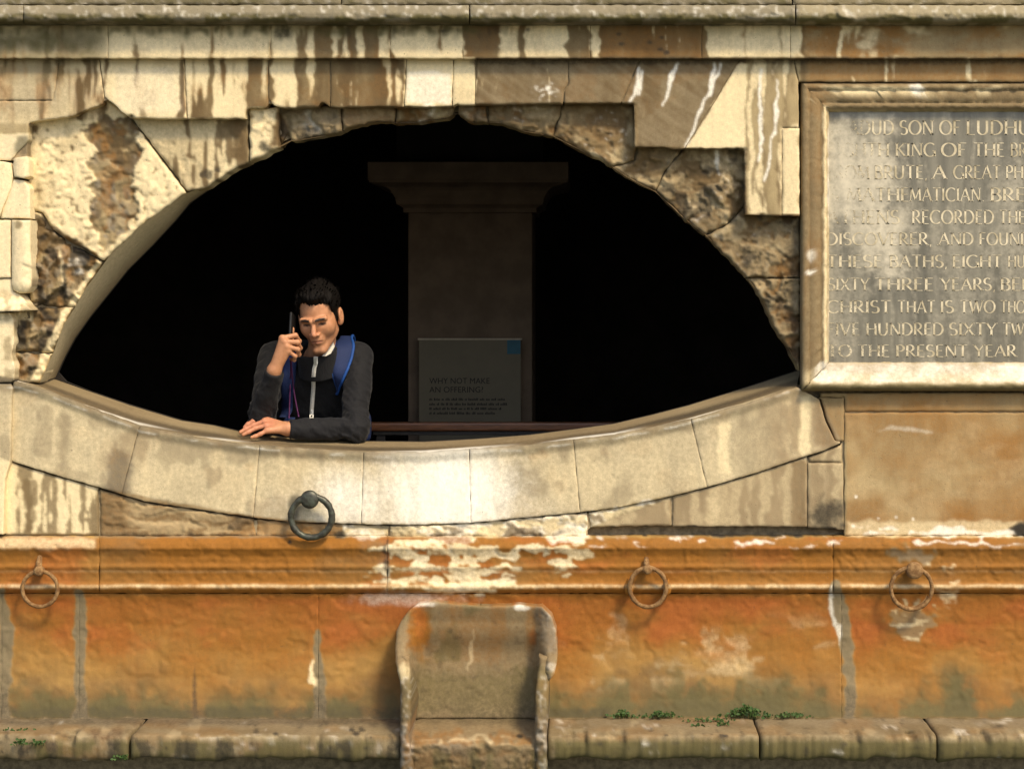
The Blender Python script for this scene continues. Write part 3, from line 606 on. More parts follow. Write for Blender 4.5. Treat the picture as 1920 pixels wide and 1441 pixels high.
# reveal of the opening (soffit and jambs) and the sloping sill top
def strip(name, front, back, y0, y1, rows=6, mat=STONE, stains=None, curve_=0.0, skip=0.0):  # stains: mask values per point, painted recess shade among them
    A = [np.array(p) for p in front]; B = [np.array(p) for p in back]
    def resample(L, n):
        L = np.array(L, float); s = np.r_[0, np.cumsum(np.hypot(*np.diff(L, axis=0).T))]; t = np.linspace(0, s[-1], n)
        return np.stack([np.interp(t, s, L[:, 0]), np.interp(t, s, L[:, 1])], -1)
    if len(A) == len(B): A = np.array(A, float); B = np.array(B, float)
    else:
        n = int(np.hypot(*np.diff(np.array(A), axis=0).T).sum() / 7) + 2; A = resample(A, n); B = resample(B, n)
    n = len(A); t = np.linspace(0, 1, rows)
    px = A[:, None, 0] * (1 - t) + B[:, None, 0] * t; py = A[:, None, 1] * (1 - t) + B[:, None, 1] * t
    wa = Parr(A[:, 0], A[:, 1], np.full(n, y0)); wb = Parr(B[:, 0], B[:, 1], np.full(n, y1))
    V = wa[:, None] * (1 - t[None, :, None]) + wb[:, None] * t[None, :, None]
    V = V.reshape(-1, 3); id_ = np.arange(n * rows).reshape(n, rows)
    F = np.stack([id_[:-1, :-1].ravel(), id_[1:, :-1].ravel(), id_[1:, 1:].ravel(), id_[:-1, 1:].ravel()], -1)
    me = from_arrays(name, V, F)
    na = np.zeros((len(V), 4), np.float32); nb = np.zeros((len(V), 4), np.float32)
    a, b = stains(px.ravel(), py.ravel(), np.tile(t, n)); na[:] = a; nb[:] = b
    for nm, arr in (('stain_light_a', na), ('stain_light_b', nb)):
        me.attributes.new(nm, 'FLOAT_COLOR', 'POINT').data.foreach_set('color', arr.ravel())
    return link_mesh(name, me, mat, wall, True)
jl_f = [(75, 716), (100, 660), (119, 609), (141, 575), (160, 541), (207, 477), (267, 420), (320, 383), (347, 363), (390, 347), (433, 318)]
jl_b = [(104, 707), (122, 668), (141, 633), (170, 592), (204, 550), (240, 505), (285, 460), (328, 414), (356, 380), (396, 352), (436, 318)]
n_ = lambda px: np.zeros_like(px)
strip('reveal', jl_f, jl_b, .002, .20, 8, stains=lambda px, py, t: (np.stack([.72 - .5 * t, .04 + .75 * t ** 1.5, n_(px), .25 * look(STK2, px, py)], -1), np.stack([n_(px), .35 + 0 * px, n_(px), n_(px)], -1)))  # pale front edge browning inwards: shade of the recess put into the colour
top_f = arch[arch.index((433, 320)):]
strip('reveal', top_f, [(p[0] + (10 if p[0] > 1000 else 4), p[1] - 20) for p in top_f], .004, .20, 6, stains=lambda px, py, t: (np.stack([n_(px), .75 + 0 * px, n_(px), n_(px)], -1), np.stack([.3 + 0 * px, .3 + 0 * px, n_(px), n_(px)], -1)))
SL_F = [(p[0], p[1]) for p in lip]
SL_B = [(62, 695), (80, 701), (104, 710), (170, 733), (243, 758), (340, 787), (400, 796), (460, 810), (550, 820), (685, 826), (796, 827), (891, 822), (994, 814), (1080, 803), (1152, 793), (1220, 777), (1290, 759), (1390, 728), (1500, 692)]
def sill_st(px, py, t):
    m = look(MAR, px, py); f = look(FLK, px, py)
    return (np.stack([.25 * m + .6 * (t < .12) * (f > .5), .58 + .35 * m * (t < .5), n_(px), .10 * m], -1), np.stack([.55 * ss(.45, .0, np.abs(t - .28)) * (.4 + m), .40 + 0 * px, n_(px), .8 * (f > .62) * (t < .14)], -1))
strip('sill_top', SL_F, SL_B, -.022, .205, 9, stains=sill_st)
# sill band
jx_t = [25, 262, 487, 682, 880, 1075, 1295, 1494]; jx_b = [5, 228, 475, 677, 883, 1088, 1326, 1580]
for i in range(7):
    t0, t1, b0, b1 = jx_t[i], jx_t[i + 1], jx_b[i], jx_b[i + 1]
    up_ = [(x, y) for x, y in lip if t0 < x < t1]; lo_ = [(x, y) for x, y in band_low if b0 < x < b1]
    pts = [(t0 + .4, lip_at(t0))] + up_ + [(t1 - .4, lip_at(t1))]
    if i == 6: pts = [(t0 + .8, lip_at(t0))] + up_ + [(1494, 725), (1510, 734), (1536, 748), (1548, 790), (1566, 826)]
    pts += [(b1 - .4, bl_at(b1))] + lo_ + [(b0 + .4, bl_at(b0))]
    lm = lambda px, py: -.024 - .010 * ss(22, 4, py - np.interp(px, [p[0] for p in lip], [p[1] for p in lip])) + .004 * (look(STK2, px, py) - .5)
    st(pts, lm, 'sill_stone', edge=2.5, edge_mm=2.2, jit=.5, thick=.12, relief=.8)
# courses under the band
st([(L0, 735), (3, 735), (3, 862), (9, 1002), (L0, 1002)], -.01)
st([(6, 861), (100, 891), (185, 914), (186, 1002), (10, 1002)], -.012, relief=1.6)
st([(187.5, 916), (272, 941), (400, 960), (476, 971), (480, 1004), (188, 1004)], rough(-.012, .012), relief=1.8, jit=1.5)
st([(482, 972), (539, 979), (677, 983), (730, 985), (728, 1005), (482, 1005)], rough(-.010, .012), relief=1.8, jit=1.5)
st([(732, 985), (883, 981), (1000, 969), (1100, 960), (1104, 986), (1098, 1006), (732, 1006)], rough(-.014, .016), relief=2.2, jit=1.8)
st([(1104, 960), (1258, 931), (1258, 984), (1108, 987)], -.012, jit=1.2)
st([(1262, 930), (1330, 913), (1413, 889), (1480, 866), (1513, 855), (1513, 986), (1262, 986)], -.012, jit=.8, edge=2, edge_mm=3)
st([(1515, 867), (1581, 867), (1582, 992), (1515, 988)], -.013, jit=.8, edge=2, edge_mm=3)
st([(1516, 856), (1578, 833), (1578, 865.5), (1518, 865.5)], -.013, jit=.8)
st([(1498, 731), (1535, 745), (1583, 745), (1583, 826), (1568, 827), (1551, 789), (1539, 747)], -.012)
st([(1538, 736), (R0, 736), (R0, 771), (1584, 771), (1584, 744), (1538, 744)], -.012)
st([(1583.5, 773), (R0, 773), (R0, 1003), (1583.5, 1003)], -.014, jit=1.0, relief=1.2, edge=2, edge_mm=3)
# carved ornament of the pilaster at the left edge
def tube_d(x0, x1, y0, y1, base, r, dome=0):
    c = (x0 + x1) / 2; h = (x1 - x0) / 2
    def f(px, py):
        u = np.clip(np.abs(px - c) / h, 0, 1); v = np.clip((py - (y1 - h * 1.1)) / (h * 1.1), 0, 1) if dome else 0
        return base - r * np.sqrt(np.clip(1 - u * u * .9 - (v * v if dome else 0), .0, 1))
    return f
orn = dict(edge=2, edge_mm=3, g=3, thick=.14, relief=.6, jit=.5)
st([(L0, 301), (-6, 301), (20, 305), (25, 330), (22, 350), (4, 392), (-4, 410), (L0, 410)], tube_d(-70, 28, 300, 410, -.045, .03), 'carved_stone', **orn)
st([(27, 296), (50, 292), (55, 300), (55, 330), (44, 334), (27, 331), (24, 310)], tube_d(22, 58, 290, 335, -.05, .028), 'carved_stone', **orn)
st([(26, 336), (45, 338), (56, 352), (57, 409), (2, 409), (6, 390), (18, 360)], -.062, 'carved_stone', **orn)
st([(L0, 412), (20, 412), (20, 520), (L0, 520)], -.058, 'carved_stone', **orn)
st([(22, 412), (57, 412), (58, 480), (61, 520), (60, 535), (52, 548), (38, 550), (26, 544), (22, 530)], tube_d(20, 63, 412, 552, -.05, .030, 1), 'carved_stone', **orn)
st([(L0, 522), (21, 522), (25, 546), (38, 552), (44, 560), (58, 581), (30, 583), (L0, 585)], lambda px, py: -.05 - .035 * ss(545, 583, py), 'carved_stone', **orn)
st([(L0, 586), (18, 586), (26, 600), (27, 640), (22, 662), (28, 690), (27, 712), (20, 716), (L0, 716)], -.05, 'carved_stone', **orn)
st([(L0, 717.5), (20, 718), (24, 728), (22, 742), (20, 860), (9, 900), (6, 1001), (L0, 1001)], -.044, 'carved_stone', **orn)
# moulding and dado
md = prof([(1002, -.012), (1006, -.026), (1018, -.044), (1027, -.050), (1033, -.043), (1042, -.036), (1056, -.035), (1060, -.040), (1064, -.040), (1068, -.035), (1080, -.031), (1090, -.032), (1094, -.039), (1099, -.044), (1104, -.041), (1109, -.031), (1112, -.025)], .008)
joint([L0, 186, 726, 1562, R0], 1004, 1111, md, 'moulding_stone', mat=DADO, g=3, thick=.1, edge=2, edge_mm=3, jit=1.2, gap=.3, relief=.6)
dd_ = prof([(1110, -.024), (1130, -.014), (1170, -.006), (1220, -.006), (1270, -.016), (1310, -.034), (1330, -.050), (1346, -.068)], .006)
joint([L0, 3, 148, 597, 1578, R0], 1112, 1346, dd_, 'dado_stone', mat=DADO, g=3.5, thick=.1, edge=1.5, edge_mm=1, jit=.5, gap=.15, relief=.22)
# wall below the bench, seen only as the dark strip at the bottom edge
st([(L0, 1400), (R0, 1400), (R0, 1900), (L0, 1900)], -.10, 'footing_stone', g=16, edge=0, thick=.3, mat=MORTAR, stains=False)

# ------------------------------------------------------------------ bench
bench = tag(empty('stone_bench', P(960, 1430, -.2)), 'long worn stone bench along the foot of the orange wall', 'bench')
BK = (DIST - .33) / DIST
CH_ = 0
def bench_stone(x0, x1, seed, ya=1343, yb=1383, yc=1427):
    rnd = random.Random(seed); g = 4.0
    n = int((x1 - x0) / g) + 1
    X_ = np.linspace(x0 + .8, x1 - .8, n); rows = []
    zt = 1343.0
    chip = fbm(X_ / 40, X_ * 0 + seed, 301 + seed, 4); chip2 = fbm(X_ / 9, X_ * 0 + seed, 331, 3)
    ends = ss(0, 7, np.minimum(X_ - x0, x1 - X_))
    prof_ = [(-.055, 0.0), (-.10, 0), (-.14, 0), (-.18, 0), (-.22, 0), (-.26, .0), (-.29, .001), (-.315, .002), (-.327, .004), (-.332, .009), (-.334, .030), (-.334, .045), (-.333, .060), (-.330, .074), (-.322, .084), (-.30, .088), (-.12, .088)]
    Z0 = float(P(0, ya, 0)[2]) if False else float(P(0, zt, -.05)[2])
    V = []; px_ = []; py_ = []
    for (y, dz) in prof_:
        bite = np.floor(np.clip(chip - .52, 0, 1) * 9) / 9 * .10 * (1 if -.335 < y < -.28 and dz < .03 else .15) + (1 - ends) * .008
        yy = y + bite * 1.0 + (chip2 - .5) * .008 * (y < -.28)
        zz = Z0 - dz - bite * .35 - (fbm(X_ / 30, X_ * 0 + y * 40, 341 + seed, 3) - .5) * .007 - (1 - ends) * .003
        if dz > .08: zz = zz - (fbm(X_ / 50, X_ * 0, 351 + seed, 3) - .5) * .016
        k = (DIST - .33) / DIST
        xx = CAM[0] + ((X_ - 960) * S - CAM[0]) * k
        V.append(np.stack([xx, yy, zz], -1))
        kk = DIST / (DIST + yy); px_.append(960 + (CAM[0] + (xx - CAM[0]) * kk) / S); py_.append(720 - (CAM[2] + (zz - CAM[2]) * kk) / S)
    V = np.stack(V); m = len(prof_); V2 = V.reshape(-1, 3); id_ = np.arange(m * n).reshape(m, n)
    F = np.stack([id_[:-1, :-1].ravel(), id_[1:, :-1].ravel(), id_[1:, 1:].ravel(), id_[:-1, 1:].ravel()], -1)
    nv = len(V2); Lc = V[:, 0].mean(0); Rc = V[:, -1].mean(0)
    V2 = np.concatenate([V2, [Lc], [Rc]])
    tri = [(id_[i + 1, 0], id_[i, 0], nv) for i in range(m - 1)] + [(id_[i, -1], id_[i + 1, -1], nv + 1) for i in range(m - 1)]
    me = from_arrays('bench_stone', V2, [tuple(f) for f in F] + tri)
    px_ = np.r_[np.concatenate(px_), x0, x1]; py_ = np.r_[np.concatenate(py_), 1400, 1400]
    for nm, arr in (('stain_light_a', GA), ('stain_light_b', GB)):
        me.attributes.new(nm, 'FLOAT_COLOR', 'POINT').data.foreach_set('color', look(arr, px_, py_).astype(np.float32).ravel())
    return link_mesh('bench_stone', me, STONE, bench, True)
for i, (a, b) in enumerate(((L0, 240), (244, 752), (1026, 1424), (1426, 1757), (1759, R0))): bench_stone(a, b, i)

# ------------------------------------------------------------------ carved stone armchair
seat = tag(empty('stone_armchair', P(893, 1430, -.25)), 'worn carved stone armchair built into the bench below the opening', 'stone seat')
out_ = [(742, 1242), (741, 1218), (743, 1183), (751, 1164), (767, 1143), (786, 1130), (815, 1125), (862, 1131), (909, 1134), (957, 1133), (976, 1131), (1016, 1135), (1035, 1154), (1043, 1178), (1045, 1214), (1044, 1242)]
def back_d(px, py):
    u = np.abs(px - 893) / 150.0
    rim = ss(.70, .92, u + (look(MAR, px, py) - .5) * .04) ; top = ss(1168, 1132, py)
    y = -.045 - .030 * ss(1130, 1200, py) * (1 - rim)
    y = y + .050 * ss(1150, 1230, py) * (1 - ss(.62, .86, u))                 # hollow of the back
    lowr = ss(1160, 1290, py)
    y = y - rim * (.055 + .12 * lowr) - top * .025 * (1 - rim)
    y = y - .10 * ss(1300, 1346, py) * (1 - rim) * .5
    return np.minimum(y, dd_(px, py) - .016)
SEATST = make_stone('seat_stone')
# tones of the chair: repaint its cells, darker low on the back and front
sx = region(out_ + [(1030, 1275), (1026, 1500), (750, 1500), (748, 1275)], 0)
setm(sx, brown=.58, grey=.35, ochre=.12)
mx('ochre', sx * blob(790, 1170, 22, 50, .6) * .9); mx('rust', sx * blob(788, 1155, 14, 30, .6) * .6); mx('ochre', sx * blob(880, 1190, 90, 60, .7) * .38)
mx('brown', sx * ss(.35, .75, STK2) * .6); mx('dark', sx * ss(1270, 1350, Y + WX * 20) * ss(1362, 1345, Y) * .40); mx('dark', sx * ss(1390, 1410, Y) * .35); mx('ochre', sx * ss(.35, .7, fbm(X / 16, Y / 130, 202, 3)) * ss(1290, 1200, Y) * .45); mx('algae', sx * ss(.5, .8, fbm(X / 50, Y / 80, 201, 4)) * .55); mx('algae', sx * bb(700, 1255, 1100, 1345, 26, 10) * .55)
mx('cream', sx * pline([(889, 1180), (884, 1215), (880, 1250)], [2, 6, 2], 7) * .4); mx('dark', sx * ss(.70, .80, fbm(X / 8, Y / 7, 203, 3)) * .35)
mx('brown', sx * blob(1000, 1195, 12, 20, .5) * .8); mx('rust', sx * blob(998, 1194, 9, 16, .4) * .5)
rr_ = sx * bb(985, 1128, 1050, 1225, 6, 6) * ss(985, 1010, X + (Y - 1130) * -.25); mx('grey', rr_ * .85); mx('lime', rr_ * ss(.07, .0, np.abs(fbm(X / 18 + WX * 2, Y / 16 + WY * 2, 205, 3) - .5)) * .55); HT += rr_ * 5 * (MAR - .3)
mx('lime', blob(976, 1138, 14, 6, .4) * .7); mx('lime', blob(795, 1132, 24, 5, .5) * .55); mx('lime', blob(1035, 1248, 12, 9, .4) * .3); mx('cream', blob(757, 1262, 12, 18, .5) * .6)
fb_ = sx * ss(1392, 1412, Y + WX * 14); setm(fb_ * .85, brown=.75, grey=.3, dark=.30); mx('algae', fb_ * ss(.4, .7, STK2) * .6); mx('ochre', fb_ * ss(.6, .8, MAR) * .3)
arml = sx * ((X < 778) * 1.0) * ss(1255, 1275, Y); armr = sx * ((X > 1002) * 1.0) * ss(1255, 1275, Y)
for a_ in (arml, armr):
    mx('brown', a_ * ss(.4, .6, MAR) * .6); mx('ochre', a_ * ss(.55, .7, fbm(X / 14, Y / 20, 207, 3)) * .4); mx('lime', a_ * ss(.60, .66, fbm(X / 7, Y / 9, 209, 3)) * .30); mx('grey', a_ * ss(1330, 1370, Y) * .8)
    HT += a_ * 12 * (fbm(X / 12, Y / 14, 211, 3) - .5)
mx('ochre', sx * bb(775, 1366, 1000, 1396, 8, 8) * ss(.4, .6, MAR) * .5); mx('cream', sx * bb(775, 1376, 1000, 1394, 8, 8) * ss(.45, .6, FLK) * .45); mx('dark', sx * blob(974, 1379, 7, 4, .3) * .9)
mx('brown', sx * blob(895, 1425, 26, 40, .7) * .7); mx('brown', sx * blob(985, 1425, 26, 40, .7) * .5); mx('grey', sx * blob(845, 1400, 40, 20, .6) * .8); mx('dark', sx * bb(775, 1345, 1000, 1356, 5, 5) * .4)
GA, GB = soft_maps()
kw = dict(parent=seat, mat=SEATST, g=3, edge=5, edge_mm=12, back=-.012, jit=1.0, relief=1.2)
stone('backrest', out_ + [(1040, 1262), (1028, 1276), (1028, 1347), (750, 1347), (750, 1276), (746, 1262)], back_d, seed=90, **kw)
def arm_d(c):
    return lambda px, py: -.16 - .20 * ss(1240, 1350, py) - .012 * np.cos(np.clip((px - c) / 16, -1, 1) * PI / 2)
al = [(742, 1236), (752, 1225), (768, 1228), (771, 1266), (771, 1348), (767, 1379), (770, 1400), (777, 1441), (777, 1600), (750, 1600), (750, 1441), (751, 1348), (752, 1289), (748, 1270)]
ar = [(1044, 1236), (1030, 1226), (1010, 1228), (1007, 1266), (1004, 1301), (1003, 1337), (1002, 1374), (1004, 1441), (1004, 1600), (1027, 1600), (1026, 1441), (1025, 1384), (1028, 1337), (1030, 1275)]
kw.update(edge=6, edge_mm=16, relief=1.4)
stone('arm', al, arm_d(761), seed=91, **kw); stone('arm', ar, arm_d(1016), seed=92, **kw)
sb2 = prof([(1338, -.035), (1344, -.06), (1350, -.10), (1360, -.17), (1375, -.27), (1386, -.325), (1393, -.345), (1402, -.352), (1440, -.35), (1600, -.33)], .02)
kw.update(edge=0, relief=1.8)
stone('seat_block', [(768, 1338), (1007, 1338), (1006, 1600), (770, 1600)], sb2, seed=93, **kw)
# ------------------------------------------------------------------ ground, bath water, room behind the opening
t = NT('bath_water'); v = t.pos(); t.fin((.035, .055, .028), .08, t.bump(t.noise(v, 5, 4), .15, .02), .5); WATER = t.m
me = from_arrays('water', [(-9, -22, -2.45), (9, -22, -2.45), (9, .1, -2.45), (-9, .1, -2.45)], [(0, 1, 2, 3)]); tag(link_mesh('water', me, WATER), kind='structure')
t = NT('ground_paving'); v = t.pos(); t.fin(t.mix(t.noise(v, 2, 6), (.16, .14, .11), (.26, .23, .18)), .9, t.bump(t.noise(v, 30, 4), .3, .01)); GROUND = t.m
me = from_arrays('ground', [(-400, -400, -2.46), (400, -400, -2.46), (400, 400, -2.46), (-400, 400, -2.46)], [(0, 1, 2, 3)]); tag(link_mesh('ground', me, GROUND), kind='structure')

ROOMM = simple('dark_plaster', (.022, .018, .015), .95, .3, 6, .2)  # near-black base colour keeps the unlit room dark
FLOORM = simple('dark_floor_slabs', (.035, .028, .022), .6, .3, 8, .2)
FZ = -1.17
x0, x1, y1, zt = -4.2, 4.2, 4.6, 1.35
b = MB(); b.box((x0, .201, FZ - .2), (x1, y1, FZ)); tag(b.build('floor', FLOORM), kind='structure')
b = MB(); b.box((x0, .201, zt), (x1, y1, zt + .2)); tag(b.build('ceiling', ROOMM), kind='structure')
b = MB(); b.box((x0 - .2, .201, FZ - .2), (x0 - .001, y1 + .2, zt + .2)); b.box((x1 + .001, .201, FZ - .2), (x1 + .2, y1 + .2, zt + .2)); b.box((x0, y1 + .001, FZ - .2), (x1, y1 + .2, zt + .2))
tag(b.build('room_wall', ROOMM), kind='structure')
# inner leaf of the bath wall, with the same opening
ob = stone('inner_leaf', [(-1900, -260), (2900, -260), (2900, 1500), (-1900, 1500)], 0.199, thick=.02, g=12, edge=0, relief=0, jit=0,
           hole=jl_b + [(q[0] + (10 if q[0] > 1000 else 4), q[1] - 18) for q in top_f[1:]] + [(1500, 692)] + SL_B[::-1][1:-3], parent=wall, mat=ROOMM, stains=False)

# pillar with moulded capital
PILM = simple('dark_pillar_stone', (.20, .145, .10), .9, .15, 9, .25)  # base colour darkened to keep the pillar dim
PD = 2.3
pil = tag(empty('stone_pillar', (*P(881, 1000, PD)[:2], FZ)), 'square stone pillar with moulded capital in the dark room behind the opening', 'pillar')
def rect_at(px0, px1, d):
    a, c = P(px0, 0, d), P(px1, 0, d); return a[0], c[0]
sx0, sx1 = rect_at(765, 998, PD); pw = sx1 - sx0
zc = P(0, 398, PD)[2]
b = MB(); b.box((sx0, PD, FZ), (sx1, PD + pw, zc), .006); b.build('shaft', PILM, pil)
lv = [(398, 8), (390, 8), (386, 14), (383, 20), (372, 22), (358, 30), (352, 38), (348, 54), (346, 60), (345, 66), (342, 66), (341, 68), (308, 68)]
V = []; F = []
for (py, o) in lv:
    k = (DIST + PD) / DIST; oo = o * S * k; z = P(0, py, PD)[2]
    V += [(sx0 - oo, PD - oo, z), (sx1 + oo, PD - oo, z), (sx1 + oo, PD + pw + oo, z), (sx0 - oo, PD + pw + oo, z)]
for i in range(len(lv) - 1):
    for k in range(4): F.append((i * 4 + k, i * 4 + (k + 1) % 4, i * 4 + 4 + (k + 1) % 4, i * 4 + 4 + k))
F.append((0, 1, 2, 3)); n = (len(lv) - 1) * 4; F.append((n + 3, n + 2, n + 1, n))
b = MB(); b.add(V, F); b.build('capital', PILM, pil)
b = MB(); b.box((sx0 - .05, PD - .05, zt - .5 if zt - .5 > P(0, 308, PD)[2] + .2 else P(0, 308, PD)[2] + .001), (sx1 + .05, PD + pw + .05, zt - .001)); b.build('lintel_block', ROOMM, pil)

# information sign in front of the pillar
SGD = PD - .09
sg = tag(empty('information_sign', (*P(881, 900, SGD)[:2], FZ)), 'tall pale information panel asking for an offering, standing before the pillar', 'sign')
PANM = simple('sign_panel', (.185, .155, .10), .55, .05, 12, .05); INK = simple('sign_ink', (.03, .026, .022), .7, .1, 30, 0); BLUE = simple('sign_blue_square', (.025, .13, .19), .5, .1, 30, 0)
a, c = P(785, 636, SGD), P(977, 1000, SGD)
b = MB(); b.box((a[0], SGD, FZ), (c[0], SGD + .03, a[2]), .003); b.build('panel', PANM, sg)
b = MB(); b.box((a[0] - .004, SGD - .004, a[2] - .002), (c[0] + .004, SGD + .034, a[2] + .006)); b.build('top_edge', simple('sign_edge', (.5, .42, .3), .4, .1), sg)
a, c = P(951, 636.5, SGD), P(976, 663, SGD)
b = MB(); b.box((a[0], SGD - .0025, c[2]), (c[0], SGD - .0005, a[2])); bs = b.build('blue_square', BLUE, sg)
def text_mesh(name, body, size, loc, mat, parent, width=None):
    cu = bpy.data.curves.new(name, 'FONT'); cu.body = body; cu.size = size; cu.extrude = .0006; cu.resolution_u = 3
    o = bpy.data.objects.new(name, cu); C.objects.link(o); bpy.context.view_layer.update()
    me = bpy.data.meshes.new_from_object(o.evaluated_get(bpy.context.evaluated_depsgraph_get())); C.objects.unlink(o); bpy.data.objects.remove(o)
    n = len(me.vertices); co = np.zeros(n * 3); me.vertices.foreach_get('co', co); co = co.reshape(-1, 3)
    w = co[:, 0].max() - co[:, 0].min(); sxx = (width / w) if width else 1.0
    out = np.stack([loc[0] + (co[:, 0] - co[:, 0].min()) * sxx, loc[1] - co[:, 2] * 1.0, loc[2] + co[:, 1]], -1)
    me.vertices.foreach_set('co', out.astype(np.float32).ravel()); me.materials.clear(); me.update()
    return link_mesh(name, me, mat, parent)
ks = (DIST + SGD) / DIST * S
for (txt, x, y, x2) in (('WHY NOT MAKE', 805, 718.5, 918), ('AN OFFERING?', 805, 735, 906)):
    text_mesh('lettering', txt, 15.5 * ks, P(x, y, SGD - .0015), INK, sg, (x2 - x) * ks)['kind'] = 'stuff'
rnd = random.Random(4); b = MB()
for (y, x2) in ((750, 949), (759, 951), (767.5, 942), (776, 932), (802, 940), (811, 948)):          # small print, too small to read
    x = 805.0
    while x < x2:
        for _ in range(rnd.choice((2, 3, 4, 5, 6, 8))):
            h = rnd.choice((3.0, 3.0, 3.2, 4.4, 4.6)); w = rnd.uniform(1.2, 2.2)
            if x + w > x2: break
            p, q = P(x, y, SGD - .001), P(x + w, y - h, SGD - .001); b.box((p[0], SGD - .0018, p[2]), (q[0], SGD - .0006, q[2])); x += w + .7
        x += 2.4
b.build('small_print', INK, sg)['kind'] = 'stuff'
# wooden handrail
RD = .95
WOOD = NT('polished_red_brown_wood'); v = WOOD.obj((1, 8, 8)); wn_ = WOOD.noise(v, 14, 6, .6, .6)
WOOD.fin(WOOD.mix(WOOD.rng(wn_, .3, .7), (.085, .034, .015), (.17, .070, .030)), .35, WOOD.bump(wn_, .15, .003), .4); WOOD = WOOD.m
IRON = simple('dark_iron', (.02, .018, .016), .6, .3, 40, .2)
rail = tag(empty('handrail', (P(900, 800, RD)[0], RD, FZ)), 'red brown wooden handrail running across the room behind the young man', 'handrail')
z1, z0 = P(0, 791.5, RD)[2], P(0, 808, RD)[2]
b = MB(); b.box((-.62, RD, z0), (2.1, RD + .07, z1), .009); b.build('rail', WOOD, rail)
b = MB(); b.box((-.60, RD + .012, z0 - .016), (2.1, RD + .055, z0 - .0005), .002); b.build('under_strip', IRON, rail)
for x in (-.57, .3, 1.17, 2.05):
    b = MB(); b.box((x - .018, RD + .02, FZ + .001), (x + .018, RD + .05, z0 - .0165), .003); b.build('post', IRON, rail)

# ------------------------------------------------------------------ inscribed plaque
plq = tag(empty('inscribed_plaque', P(1900, 735, -.05)), 'moulded stone plaque carved with weathered pale capital letters right of the opening', 'plaque')
PX0, PX1, PY0, PY1 = 1497, 2290, 154, 731
setm(region([(1490, 150), (2340, 150), (2340, 734), (1490, 734)], 0), brown=.56, grey=.30, ochre=.12)
z = bb(1490, 150, 2340, 734, 1, 0)
mx('brown', z * ss(.5, .7, STK2) * .45); mx('ochre', z * (X < 1549) * ss(.4, .7, fbm(X / 20, Y / 120, 221, 3)) * .30)
mx('cream', bb(1510, 164, 2340, 188, 4, 3) * ss(.42, .6, fbm(X / 50, Y / 14, 223, 3)) * .8); mx('brown', bb(1490, 150, 2340, 166, 3, 2) * .6); mx('dark', bb(1800, 160, 1900, 186, 20, 4) * .3)
mx('lime', bb(1520, 676, 2340, 716, 4, 3) * (.22 + .45 * fbm(X / 30, Y / 12, 225, 3))); mx('brown', bb(1700, 672, 1900, 690, 10, 4) * .5); mx('cream', bb(1500, 690, 2340, 722, 3, 3) * .45)  # whitened lower ledge: bright glare painted into the stone colour
mx('algae', bb(1490, 716, 2340, 735, 3, 3) * .6); mx('cream', bb(1541, 200, 1549, 680, 2, 2) * .8); mx('lime', blob(1516, 476, 6, 14, .4) * .6); mx('lime', blob(1516, 511, 8, 4, .4) * .9); mx('lime', blob(1712, 170, 14, 10, .3) * .8); mx('dark', bb(1508, 186, 1514, 700, 2, 2) * .35)  # olive strip along the ledge's underside, paler inner moulding
slab_ = bb(1549, 208, 2240, 680, 1, 0); setm(slab_, grey=.0)
limehaze = np.maximum.reduce([blob(1600, 330, 85, 120, .6), blob(1640, 440, 70, 90, .7), blob(1570, 560, 50, 110, .7) * .6, blob(1800, 560, 40, 150, .8) * .45, blob(1900, 440, 50, 160, .7) * .6])
mx('lime', slab_ * limehaze * (.35 + .5 * STK2)); mx('dark', slab_ * ss(.5, .8, STK2) * .5); mx('lime', slab_ * ss(.62, .72, STK) * .3)
GA, GB = soft_maps()
# frame profile: (inset in px, y)
pf = [(0, .0), (0, -.040), (3, -.050), (8, -.053), (13, -.050), (15, -.041), (17, -.044), (34, -.044), (37, -.036), (40, -.042), (45, -.043), (48, -.036), (52, -.024), (54, -.012)]
def frame_side(corner_a, corner_b, ina, inb, name='frame_moulding', scale=1.0, pf=pf):
    V = []; PXs = []; PYs = []; L = math.hypot(corner_b[0] - corner_a[0], corner_b[1] - corner_a[1]); n = int(L / 5) + 2
    ts = np.linspace(0, 1, n)
    for (o, y) in pf:
        a = np.array(corner_a, float) + np.array(ina) * o * scale; c = np.array(corner_b, float) + np.array(inb) * o * scale
        px = a[0] + (c[0] - a[0]) * ts; py = a[1] + (c[1] - a[1]) * ts
        wob = (fbm(px / 9, py / 9 + o, 231, 3) - .5); PXs.append(px); PYs.append(py)
        px2, py2 = px + (wob * 2.4 if 0 < o < 54 else 0), py + (wob * 2.4 if 0 < o < 54 else 0)
        # the outline is laid out on the wall plane, so that the sections meet in a true mitre
        V.append(np.stack([(px2 - 960) * S, np.full(n, y) - wob * .004, (720 - py2) * S], -1))
    V = np.stack(V); m = len(pf); id_ = np.arange(m * n).reshape(m, n)
    F = np.stack([id_[:-1, :-1].ravel(), id_[:-1, 1:].ravel(), id_[1:, 1:].ravel(), id_[1:, :-1].ravel()], -1)
    me = from_arrays(name, V.reshape(-1, 3), F)
    for nm, arr in (('stain_light_a', GA), ('stain_light_b', GB)):
        me.attributes.new(nm, 'FLOAT_COLOR', 'POINT').data.foreach_set('color', look(arr, np.concatenate(PXs), np.concatenate(PYs)).astype(np.float32).ravel())
    return link_mesh(name, me, STONE, plq, True)
ka = .9965
tl, tr, br_, bl = (PX0 + 3, PY0 + 2.5), (PX1, PY0 + 2.5), (PX1, PY1), (PX0 + 3, PY1)
frame_side(tl, tr, (1, 1), (-1, 1)); frame_side(br_, tr, (-1, -1), (-1, 1)); frame_side(bl, tl, (1, -1), (1, 1))
